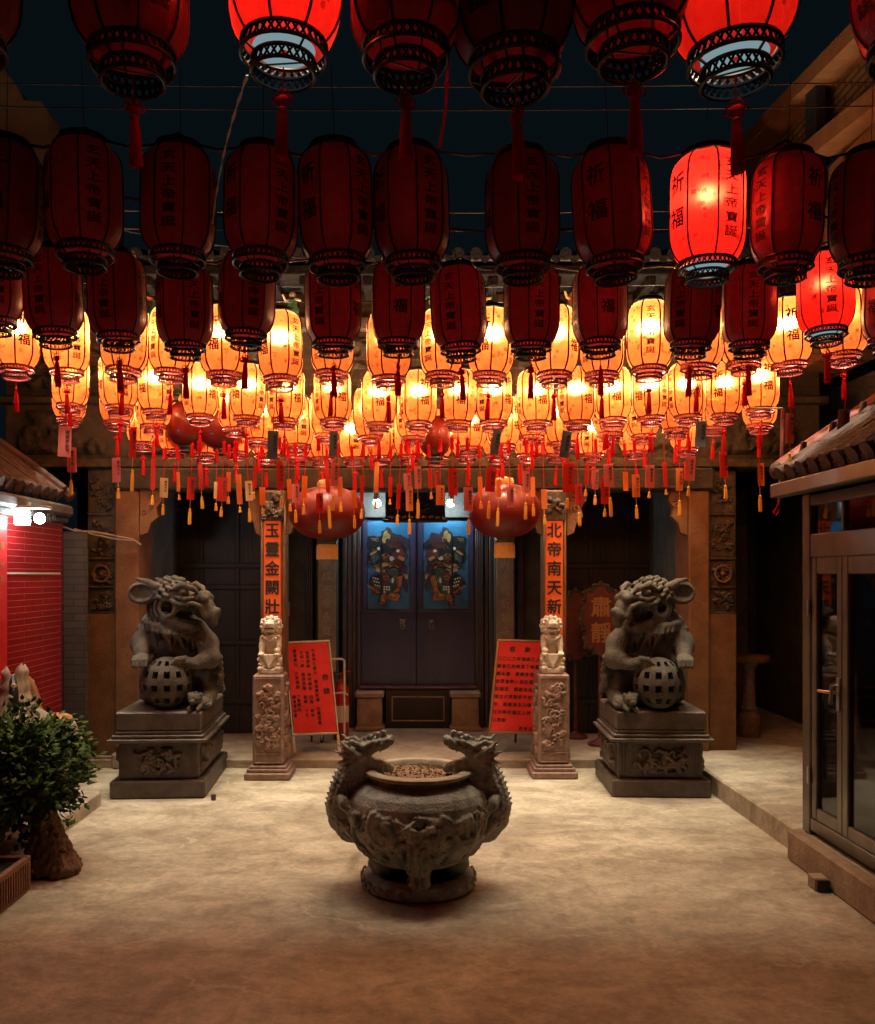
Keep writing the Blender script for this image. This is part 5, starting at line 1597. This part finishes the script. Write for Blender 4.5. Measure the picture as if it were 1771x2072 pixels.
lion(X(1310, 6.6), 6.52, -2.2, 30, True, 'big grey stone lion with paws on openwork ball, near the glass gate')

# ------------------------------------------------------------------ carved posts with small lions
def post(px, Z, label, seed):
    x = X(px, Z)
    t = thing('carved_post', label, 'post', (x, Z, 0))
    m = MB(); m.box(x - .175, x + .175, Z, Z + .35, 0, .055, M['pinkstone'], .010); m.box(x - .158, x + .158, Z + .017, Z + .333, .056, .082, M['pinkstone'], .012); m.box(x - .14, x + .14, Z + .035, Z + .315, .083, .104, M['pinkstone'], .008)
    m.build('base', t)
    m = MB(); y = Z + .055
    m.box(x - .12, x + .12, y, y + .24, .105, .795, M['pinkstone'], .014); sh = m.build('shaft', t)
    m = MB(); relief_panel(m, (x - .100, y - .002, .205), (1, 0, 0), (0, 0, 1), (0, -1, 0), .20, .55, .022, M['pinkstone'], seed, .0042, n=46, wid=(.03, .085), curls=.45, border=.03)
    m.tube([(x - .102, y - .002, .125), (x + .102, y - .002, .125), (x + .102, y - .002, .765), (x - .102, y - .002, .765), (x - .102, y - .002, .125)], .006, M['pinkstone'], 5)
    m.tube([(x - .1, y - .002, .195), (x + .1, y - .002, .195)], .006, M['pinkstone'], 5)
    m.build('front_relief', sh)
    sd = 1 if x < 0 else -1
    m = MB()
    if sd > 0: relief_panel(m, (x + .118, y + .03, .15), (0, 1, 0), (0, 0, 1), (1, 0, 0), .18, .60, .028, M['pinkstone'], seed + 5, .006, n=36, wid=(.03, .08))
    else: relief_panel(m, (x - .118, y + .21, .15), (0, -1, 0), (0, 0, 1), (-1, 0, 0), .18, .60, .028, M['pinkstone'], seed + 5, .006, n=36, wid=(.03, .08))
    m.build('side_relief', sh)
    return x, y
def small_lion_sculpt():
    S = Sculpt((-.12, -.11, -.005), (.12, .12, .45), .0045)
    S.box((0, 0, .022), (.085, .09, .022), .004, .008)
    for b in (-1, 1): S.ball((b * .068, -.078, .042), (.026, .022, .022), .008)
    S.box((0, .0, .095), (.080, .08, .045), .01, .012)
    for q in range(7):                                      # hanging cloth, a triangle with raised hems
        t = q / 6; S.cap((-.05 + .1 * t, -.083, .145), (0, -.088, .055), .010, .008, .006)
    for b in (-1, 1): S.ball((b * .072, -.06, .11), (.026, .03, .022), .008); S.ball((b * .07, -.066, .075), (.02, .03, .015), .006)
    S.ball((0, .035, .20), (.075, .065, .08), .02); S.ball((0, .01, .265), (.068, .055, .065), .02)
    for b in (-1, 1):
        S.chain([(b * .055, -.005, .27), (b * .064, -.03, .215), (b * .064, -.05, .16)], [.03, .022, .019], .01); S.ball((b * .062, -.066, .152), (.026, .03, .017), .006)
        for q in (-1, 0, 1): S.ball((b * .062 + q * .015, -.092, .15), (.009, .014, .011), .003)
    S.ball((.058, -.07, .175), .026, .006)
    S.ball((0, -.028, .285), (.04, .03, .022), .012)
    S.ball((0, -.012, .37), (.058, .058, .056), .012); S.box((0, -.07, .372), (.040, .03, .026), .012, .016); S.ball((0, -.098, .384), (.022, .014, .014), .006)
    S.box((0, -.062, .333), (.034, .028, .012), .008, .008); S.box((0, -.088, .349), (.034, .035, .0055), .003, .002, True)
    for b in (-1, 1): S.ball((b * .028, -.068, .402), .012, .004); S.ball((b * .062, -.01, .405), (.018, .014, .02), .006)
    for ring_, (n, rr, yy) in enumerate(((13, .072, .0), (12, .066, -.03), (11, .075, .035))):
        for q in range(n):
            a = -1.1 + (PI + 2.2) * q / (n - 1)
            S.ball((rr * math.cos(a), yy, .365 + rr * .92 * math.sin(a)), .0165, .004)
    for q in range(7): S.ball((-.06 + .02 * q, -.035 - .02 * math.sin(PI * q / 6), .285 - .03 * math.sin(PI * q / 6)), .013, .004)
    S.cap((0, .085, .2), (0, .09, .33), .03, .02, .02)
    return S.mesh()
SLV, SLF = small_lion_sculpt()
for px, Z, lab, lab2, seed, mir in ((540, 6.72, 'reddish carved stone post in front of the jade couplet column', 'small pale seated lion on the carved post in front of the jade couplet column', 9, 1),
                                   (1124, 6.76, 'reddish carved stone post beside the gilt framed notice lettered in rows', 'small pale seated lion on the carved post beside the gilt framed notice', 15, -1)):
    x, y = post(px, Z, lab, seed)
    t = thing('small_lion', lab2, 'statue', (x + .004 * mir, y + .12, .796))
    m = MB(); m.add([(x + .004 * mir + mir * p[0], y + .115 + p[1], .796 + p[2]) for p in SLV], [tuple(map(int, (f if mir > 0 else f[::-1]))) for f in SLF], M['whitestone'], True)
    m.build('body', t, 80)

# ------------------------------------------------------------------ red notices on easels
def notice(TL, TR, BL, Zt, Zb, label, cols, title, rows, gilt):
    a, b, c = P(*TL, Zt), P(*TR, Zt), P(*BL, Zb)
    ax = (b - a); w = ax.length; ax.normalize()
    ay = (a - c); h = ay.length; ay.normalize()
    an = ax.cross(ay).normalized()
    if an.y > 0: an = -an
    t = thing('notice_board', label, 'sign', (c.x + ax.x * w / 2, c.y, .07))
    m = MB()
    m.obox(c + ax * w / 2 + ay * h / 2, ax, ay, an, (w / 2 - .012, h / 2 - .012, .008), M['redboard'], .003)
    f = an * .0095
    bd = m
    def pos(u, v): return c + ax * w * u + ay * h * v + f
    if cols:
        put_text(bd, title[0], pos(.84, .60), ax, ay, .058, M['ink'], .118, True, .02)
        for u, s, v0 in cols: put_text(bd, s, pos(u, v0), ax, ay, .034, M['ink'], .0385, True, .02)
    else:
        put_text(bd, title[0], pos(.34, .90), ax, ay, .05, M['ink'], .13, False, .025)
        for i, s in enumerate(rows): put_text(bd, s, pos(.08, .795 - .083 * i), ax, ay, .037, M['ink'], .0402, False, .025)
        put_text(bd, title[1], pos(.68, .045), ax, ay, .034, M['ink'], .04, False, .02)
    bd.build('board', t)
    g = M['goldframe'] if gilt else M['cream']
    m = MB(); k = .006
    m.obox(c + ay * h + ax * w / 2, ax, ay, an, (w / 2 + .006, .009, .014), g, .004); m.obox(c + ax * w / 2, ax, ay, an, (w / 2 + .006, .009, .014), g, .004)
    sw = .009 if gilt else .005
    m.obox(c + ay * h / 2, ax, ay, an, (sw, h / 2 - .009, .013), g, .003); m.obox(c + ax * w + ay * h / 2, ax, ay, an, (sw, h / 2 - .009, .013), g, .003)
    m.build('frame', t)
    for u in (0.01, .99):
        m = MB(); p0 = c + ax * w * u - ay * .011
        L = (p0.z - .071) / ay.z
        m.beam(p0, p0 - ay * L, .022, .016, g, an); m.build('leg', t)
    m = MB(); top = c + ax * w / 2 + ay * h * .8 - an * .012
    m.tube([top, Vector((top.x, top.y + .22, .085))], .010, M['darkmetal'], 6); m.build('rear_leg', t)
notice((577, 1301), (666, 1297), (593, 1487), 7.66, 7.46, 'tilted red notice lettered in black columns, in front of the fire extinguisher', [(.62, '天長地久香火 鼎盛萬新福 任重道遠', .90), (.48, '信眾虔誠 神明護佑 四海 昇平', .88), (.35, '太和一統 國運昌隆 創業 十方', .885), (.20, '眾善奉行 大眾虔誠 六畜興旺', .90), (.10, '廟會管委會', .40)], ['恭請'], None, False)
notice((1008, 1295), (1098, 1298), (990, 1481), 7.62, 7.42, 'tilted red notice in a shiny gilt frame, lettered in black rows', None, ['感謝', '委會主'], ['二〇二三年福緣之上元', '廟會已完美落下帷幕', '幕本廟 感謝各信眾', '信眾會熱心協助暨贊', '助謝您 感謝各位信士', '福主代表敬祈平安吉', '年 感謝施主功德', '在你等祈福在上神', '心感謝'], True)

# hush board on a pole, and its twin
def hush_board(px, pz, Z, text, label):
    c = P(px, pz, Z); s = Z / FOC
    t = thing('ceremonial_board', label, 'sign', (c.x, Z, .07))
    o = []
    for i in range(72):
        a = 2 * PI * i / 72
        r = 1 + .07 * math.cos(8 * a) + .03 * math.cos(14 * a)
        o.append((36 * s * r * (abs(math.cos(a)) ** .8) * (1 if math.cos(a) > 0 else -1), 66 * s * r * (abs(math.sin(a)) ** .85) * (1 if math.sin(a) > 0 else -1)))
    m = MB(); m.prism(o[::-1], c + Vector((0, .02, 0)), (1, 0, 0), (0, 0, 1), (0, -1, 0), .03, M['redwood'])
    m.f = [f[::-1] for f in m.f]
    if text: put_text(m, text, c + Vector((0, -.0125, .11)), (1, 0, 0), (0, 0, 1), .185, M['gold'], .225, True, .02)
    m.build('board', t)
    m = MB(); m.tube([(c.x + p[0] * 1.02, Z - .008, c.z + p[1] * 1.02) for p in o + o[:1]], .014, M['carving'], 6)
    for i in range(0, 72, 3): m.ball((c.x + o[i][0] * 1.06, Z - .006, c.z + o[i][1] * 1.06), .022, M['carving'], 8, 6)
    m.build('frame', t)
    m = MB(); m.tube([(c.x, Z + .025, .071), (c.x, Z + .025, c.z)], .018, M['redwood'], 8); m.lathe([(.11, 0), (.11, .02), (.03, .05), (.02, .06)], M['redwood'], 16, (c.x, Z + .025, .071), True); m.build('pole', t)
hush_board(1216, 1253, 7.75, '肅靜', 'dark red carved board with two golden characters, on a pole behind a big lion')
hush_board(1166, 1266, 8.1, '', 'dark red carved board in shadow behind the north couplet column')

# extinguisher, trolley, switch
xe = X(690, 8.05)
t = thing('fire_extinguisher', 'red fire extinguisher half hidden behind the notice lettered in columns', 'extinguisher', (xe, 8.05, .07))
m = MB(); m.lathe([(.0, .0), (.065, .0), (.072, .012), (.072, .42), (.066, .46), (.045, .50), (.025, .515), (.024, .55)], M['extred'], 28, (xe, 8.05, .071)); m.build('body', t)
m = MB(); m.lathe([(.0735, .16), (.0735, .31)], M['cream'], 28, (xe, 8.05, .071)); m.build('paper_label', t)
m = MB(); m.box(xe - .02, xe + .02, 8.03, 8.07, .622, .66, M['darkmetal'], .006); m.obox((xe + .03, 8.05, .675), (1, 0, .25), (0, 1, 0), (-.25, 0, 1), (.06, .012, .006), M['extred'], .003); m.obox((xe + .03, 8.05, .648), (1, 0, -.1), (0, 1, 0), (.1, 0, 1), (.055, .012, .005), M['darkmetal'], .003); m.build('valve', t)
m = MB(); m.tube([(xe - .02, 8.04, .64), (xe - .07, 8.0, .66), (xe - .10, 7.99, .55), (xe - .085, 7.98, .35), (xe - .08, 7.98, .25)], .011, M['black'], 8); m.build('hose', t)
xt = X(697, 7.85)
t = thing('hand_trolley', 'cream tubular hand trolley standing behind the notice lettered in columns', 'trolley', (xt - .1, 7.85, .07))
m = MB(); m.tube([(xt - .20, 7.85, .10), (xt - .20, 7.85, .80), (xt - .19, 7.85, .815), (xt - .02, 7.85, .815), (xt, 7.85, .80), (xt, 7.85, .10), (xt - .01, 7.83, .085), (xt - .05, 7.78, .08)], .010, M['cream'], 8)
m.tube([(xt - .2, 7.85, .5), (xt, 7.85, .52), (xt + .03, 7.83, .50)], .008, M['cream'], 6); m.build('frame', t)
for q in (-.2, 0):
    m = MB(); m.tube([(xt + q - .012, 7.885, .115), (xt + q + .012, 7.885, .115)], .044, M['black'], 16); m.build('wheel', t)
ws = P(580, 1232, 8.7)
t = thing('wall_switch', 'white framed switch plate on the dark wall beside the jade couplet column', 'switch', ws)
m = MB()
for (dx, dz, hx, hz) in ((0, .06, .03, .008), (0, -.06, .03, .008), (.024, 0, .007, .052)): m.obox(ws + Vector((dx, 0, dz)), (1, 0, 0), (0, 1, 0), (0, 0, 1), (hx, .012, hz), M['white'], .003)
m.build('frame', t)
m = MB(); m.obox(ws + Vector((-.006, .006, 0)), (1, 0, 0), (0, 1, 0), (0, 0, 1), (.022, .008, .05), M['darkmetal'], .002); m.build('plate', t)

# table in the alley
xa = X(1516, 7.8)
t = thing('pedestal_table', 'reddish stone pedestal table with thick round top beside the alley', 'table', (xa, 7.8, .14))
m = MB(); m.lathe([(.0, .655), (.165, .655), (.175, .668), (.175, .70), (.165, .712), (.0, .712)], M['yellowstone'], 36, (xa, 7.8, .141)); m.build('table_top', t)
m = MB(); m.lathe([(.09, .0), (.095, .02), (.095, .18), (.075, .20), (.06, .22), (.072, .25), (.055, .28), (.05, .45), (.046, .58), (.07, .62), (.075, .654)], M['pinkstone'], 24, (xa, 7.8, .141), True); m.build('pillar', t)

# ------------------------------------------------------------------ bonsai, planter, spiky plant
rb = random.Random(12)
tc_ = Vector((-2.10, 4.72, .505))
tree = thing('bonsai_tree', 'dense leafy bushy tree with gnarled trunk beside the terracotta planter', 'tree', (-1.90, 4.66, 0))
S = Sculpt((-2.2, 4.35, -.02), (-1.62, 4.95, .50), .0075)
S.ball((-1.90, 4.66, .05), (.12, .12, .075), .03); S.ball((-1.83, 4.62, .035), (.10, .10, .06), .03); S.ball((-1.99, 4.63, .03), (.12, .10, .05), .03)
for q in range(9):
    a = q * .75; r0, r1 = .095 + .02 * rb.random(), .05
    S.chain([(-1.90 + r0 * 1.25 * math.cos(a), 4.66 + r0 * 1.1 * math.sin(a), .02), (-1.905 + r0 * .75 * math.cos(a + .2), 4.66 + r0 * .7 * math.sin(a + .2), .13), (-1.93 + r1 * .8 * math.cos(a + .5), 4.67 + r1 * .8 * math.sin(a + .5), .27), (-1.96 + r1 * .8 * math.cos(a + .8), 4.69 + r1 * .7 * math.sin(a + .8), .42)], [.032, .028, .024, .02], .018)
for q in range(16): S.ball((-1.9 + rb.uniform(-.12, .12), 4.56 + rb.uniform(0, .12), rb.uniform(.02, .3)), rb.uniform(.012, .024), .010)
S.rough(.006, 70, 2)
m = MB(); sculpt_into(m, S, M['bark'])
for q in range(16):
    a = rb.uniform(0, 6.28); e = tc_ + Vector((.30 * math.cos(a), .32 * math.sin(a), rb.uniform(-.22, .22)))
    st = Vector((-1.955, 4.69, .38)); mid = (st + e) / 2 + Vector((rb.uniform(-.04, .04), rb.uniform(-.04, .04), .04))
    m.tube([st, mid, e], [.02, .012, .004], M['bark'], 6)
m.build('trunk', tree, 80)
def leaf(mb, p, d, L, w, mt, fold=.25):
    d = d.normalized(); s = d.cross(Vector((0, 0, 1)))
    s = s.normalized() if s.length > .05 else Vector((1, 0, 0))
    roll = rb.uniform(-.9, .9); n = s.cross(d)
    s = s * math.cos(roll) + n * math.sin(roll); n = s.cross(d)
    a, b, c2, t = p, p + d * L * .45 + s * w - n * fold * w, p + d * L * .45 - s * w - n * fold * w, p + d * L - n * fold * w * 1.2
    mdl = p + d * L * .5
    k = len(mb.v); mb.v.extend(tuple(q) for q in (a, b, t, c2, mdl)); i = mb.mi(mt)
    for f in ((0, 1, 4), (1, 2, 4), (2, 3, 4), (3, 0, 4)):
        mb.f.append(tuple(k + q for q in f)); mb.m.append(i); mb.s.append(False)
m = MB()
for cl in range(190):
    a, z = rb.uniform(0, 6.28), rb.uniform(-1, 1)
    rr = rb.uniform(.72, 1.06) if cl % 5 else rb.uniform(.3, .7)
    d = Vector((math.sqrt(1 - z * z) * math.cos(a), math.sqrt(1 - z * z) * math.sin(a), z))
    c = tc_ + Vector((d.x * .315 * rr * (1 + .13 * math.sin(3 * a + 1)), d.y * .36 * rr, d.z * (.29 if z > 0 else .30) * rr * (1 + .12 * math.sin(2 * a))))
    if z < -.1 and d.x > .2: c.z += .05; c.x -= .04
    for k in range(36):
        p = c + Vector((rb.gauss(0, .042), rb.gauss(0, .042), rb.gauss(0, .034)))
        dv = d * .8 + Vector((rb.gauss(0, .6), rb.gauss(0, .6), rb.gauss(.1, .5)))
        leaf(m, p, dv, rb.uniform(.032, .056), rb.uniform(.012, .019), M['leaf'])
for cl in range(14):            # sprigs that stick out
    a = rb.uniform(-.6, 2.2); st = tc_ + Vector((.34 * math.cos(a * .6), -.2 + .3 * rb.random(), rb.uniform(-.25, .3)))
    dv = Vector((rb.uniform(.3, 1), rb.uniform(-.5, .2), rb.uniform(-.1, .5))).normalized()
    for k in range(9): leaf(m, st + dv * .014 * k, dv + Vector((rb.gauss(0, .6), rb.gauss(0, .6), rb.gauss(0, .5))), .04, .012, M['leaf'])
m.build('crown', tree)
pl = thing('planter', 'long ribbed terracotta planter at the foot of the bushy tree', 'planter', (-2.15, 3.9, 0))
m = MB(); x0, x1, y0, y1 = -2.42, -1.887, 3.2, 4.40
m.box(x0, x1, y0, y0 + .03, 0, .17, M['planter'], .006); m.box(x0, x1, y1 - .03, y1, 0, .17, M['planter'], .006); m.box(x0, x0 + .03, y0 + .031, y1 - .031, 0, .17, M['planter'], .006); m.box(x1 - .03, x1, y0 + .031, y1 - .031, 0, .17, M['planter'], .006)
for k in range(44): m.box(x1 + .0, x1 + .006, y0 + .03 + k * .0262, y0 + .043 + k * .0262, .02, .145, M['planter'], .002)
m.build('box', pl)
m = MB(); m.grid(lambda u, v: (x0 + .03 + (x1 - x0 - .06) * u, y0 + .03 + (y1 - y0 - .06) * v, .135 + .012 * rb.random()), 12, 20, M['soil']); m.build('soil', pl)
sp = thing('spiky_plant', 'dark spiky leaved plant growing in the terracotta planter', 'plant', (-2.12, 4.1, .14))
m = MB()
for k in range(34):
    a = rb.uniform(0, 6.28); L = rb.uniform(.28, .52); el = rb.uniform(.5, 1.35)
    d = Vector((math.cos(a) * math.cos(el), math.sin(a) * math.cos(el), math.sin(el)))
    b = Vector((-2.12 + .12 * rb.uniform(-1, 1), 4.12 + .14 * rb.uniform(-1, 1), .14)); s = d.cross(Vector((0, 0, 1))).normalized()
    V_, F_ = [], []
    for q in range(7):
        t = q / 6; p = b + d * L * t + Vector((0, 0, -.22 * L * t * t * (1.6 - el))); w = .017 * math.sin(PI * (.12 + .88 * t)) ** .7 * (1 if q < 6 else .1)
        V_ += [p - s * w, p + Vector((0, 0, -.004)), p + s * w]
    for q in range(6):
        F_ += [(3 * q, 3 * q + 1, 3 * q + 4, 3 * q + 3), (3 * q + 1, 3 * q + 2, 3 * q + 5, 3 * q + 4)]
    m.add(V_, F_, M['leafdark'], True)
m.build('leaves', sp)

# ------------------------------------------------------------------ two painted horses behind the tree
def horse(x, y, rz, label, face):
    t = thing('horse_statue', label, 'statue', (x, y, .10))
    S = Sculpt((-.16, -.34, -.01), (.16, .36, .96), .0075)
    S.ball((0, .02, .43), (.11, .14, .14), .03); S.ball((0, -.08, .47), (.105, .12, .14), .04)
    for (lx, ly) in ((-.06, -.12), (.06, -.12), (-.06, .10), (.06, .10)): S.chain([(lx, ly, .38), (lx, ly + .01, .20), (lx, ly, .03)], [.05, .03, .028], .02); S.ball((lx, ly - .01, .02), (.036, .042, .022), .01)
    S.chain([(0, -.10, .52), (0, -.16, .64), (0, -.17, .74)], [.10, .078, .06], .04)
    S.ball((0, -.185, .765), (.074, .085, .072), .02); S.cap((0, -.21, .75), (0, -.285, .655), .062, .042, .02); S.ball((0, -.295, .645), (.042, .030, .036), .01)
    for b in (-1, 1):
        S.chain([(b * .03, -.15, .80), (b * .040, -.145, .855), (b * .034, -.14, .895)], [.028, .026, .006], .008)
        S.ball((b * .056, -.215, .765), .013, .004); S.ball((b * .018, -.315, .65), .008, .003, True)
    for q in range(8): S.ball((0, -.10 + .008 * q, .78 - .03 * q), (.02, .03, .022), .008)
    S.chain([(0, .15, .48), (0, .19, .36), (0, .18, .2)], [.04, .045, .02], .02)
    V, Fc = S.mesh(); c, s = math.cos(R(rz)), math.sin(R(rz))
    tr = lambda p: (x + c * p[0] - s * p[1], y + s * p[0] + c * p[1], .10 + p[2])
    m = MB(); m.add([tr(p) for p in V], [tuple(map(int, f)) for f in Fc], M['white'], True); m.build('body', t, 80)
    for b in (-1, 1):
        m = MB(); m.ball(tr((b * .074, -.222, .775)), .015, M['black'], 8, 6); m.build('eye', t)
    m = MB()
    for z, r in ((.725, .062), (.685, .056)):
        pts = [tr((r * math.cos(a), -.238 - .02 * (.715 - z) / .03 + r * .55 * math.sin(a) , z + .55 * r * math.sin(a) * .9)) for a in np.linspace(0, 2 * PI, 20)]
        m.tube(pts, .006, M['horseface'], 5)
    m.build('bridle', t)
    if face:
        m = MB(); m.ball(tr((0, -.262, .695)), (.058, .058, .072), M['horseface'], 14, 10); m.build('muzzle_patch', t)
    m = MB()
    m.tube([tr((0, -.15, .835)), tr((0, -.115, .80)), tr((0, -.085, .74)), tr((0, -.06, .66)), tr((0, -.04, .58)), tr((0, -.0, .54))], [.012, .024, .028, .028, .024, .012], M['horseface'] if face else M['black'], 8)
    m.build('mane', t)
    m = MB(); m.ball(tr((0, .06, .535)), (.10, .12, .035), M['horseface'], 14, 8); m.build('saddle', t)
horse(X(72, 5.50), 5.66, -50, 'white horse statue with ochre face, near the brick pier, head turned to the wall', True)
horse(X(28, 5.30), 5.32, -150, 'white horse statue facing away, further from the brick pier', False)

# ------------------------------------------------------------------ small things
m = MB(); g = P(432, 1619, 6.14)
m.lathe([(.0, .0), (.016, .0), (.019, .036), (.017, .036), (.014, .006)], M['darkstone'], 14, (g.x, g.y, .001))
tag(m.build('cup'), 'tiny dark cup left on the floor beside the flared ear lion plinth', 'cup')
t = thing('timber_block', 'small timber block with a dark end lying against the gate sill', 'block', (1.995, 4.36, 0))
m = MB(); m.box(1.975, 2.045, 4.36, 4.45, .001, .065, M['concrete'], .006); m.build('block', t)
m = MB(); m.box(1.980, 2.040, 4.345, 4.359, .004, .060, M['darkmetal'], .004); m.build('end_cap', t)
t = thing('pull_rod', 'thin red rod with a curled hook hanging beside the gate roof corner', 'rod', P(1582, 830, 5.1))
m = MB(); m.tube([P(1584, 826, 5.1), P(1582, 930, 5.1), P(1578, 1016, 5.1)], .010, M['ridge'], 6); m.build('rod', t)
m = MB(); m.tube([P(1578, 1016, 5.1), P(1572, 1026, 5.1), P(1577, 1034, 5.1), P(1571, 1042, 5.1), P(1566, 1036, 5.1), P(1571, 1028, 5.1)], .006, M['cord'], 5); m.tube([P(1520, 826, 5.15), P(1584, 826, 5.1)], .005, M['bronzemetal'], 5); m.build('hook', t)
m = MB()
pts, rr = [], []
for i in range(31):
    s = i / 30; p = P(500 + (430 - 500) * s - 10 * math.sin(PI * s), 152 + 300 * s, 1.9 + .25 * s)
    pts.append(p); rr.append((.0052 + .003 * math.sin(i * 1.7)) * (1 - .6 * s))
m.tube(pts, rr, M['ribbon'], 5, flat=.25)
tag(m.build('ribbon'), 'pale twisted plastic ribbon dangling from a lit lantern in the topmost row', 'ribbon')
m = MB(); m.tube([P(909, 118, 2.5), P(904, 165, 2.5), P(903, 210, 2.5), P(897, 255, 2.5), P(889, 298, 2.5)], .0042, M['cord'], 6); m.ball(P(904, 172, 2.5), .009, M['cord'], 8, 6)
tag(m.build('cord'), 'red knotted cord hanging between unlit lanterns of the topmost row', 'cord')
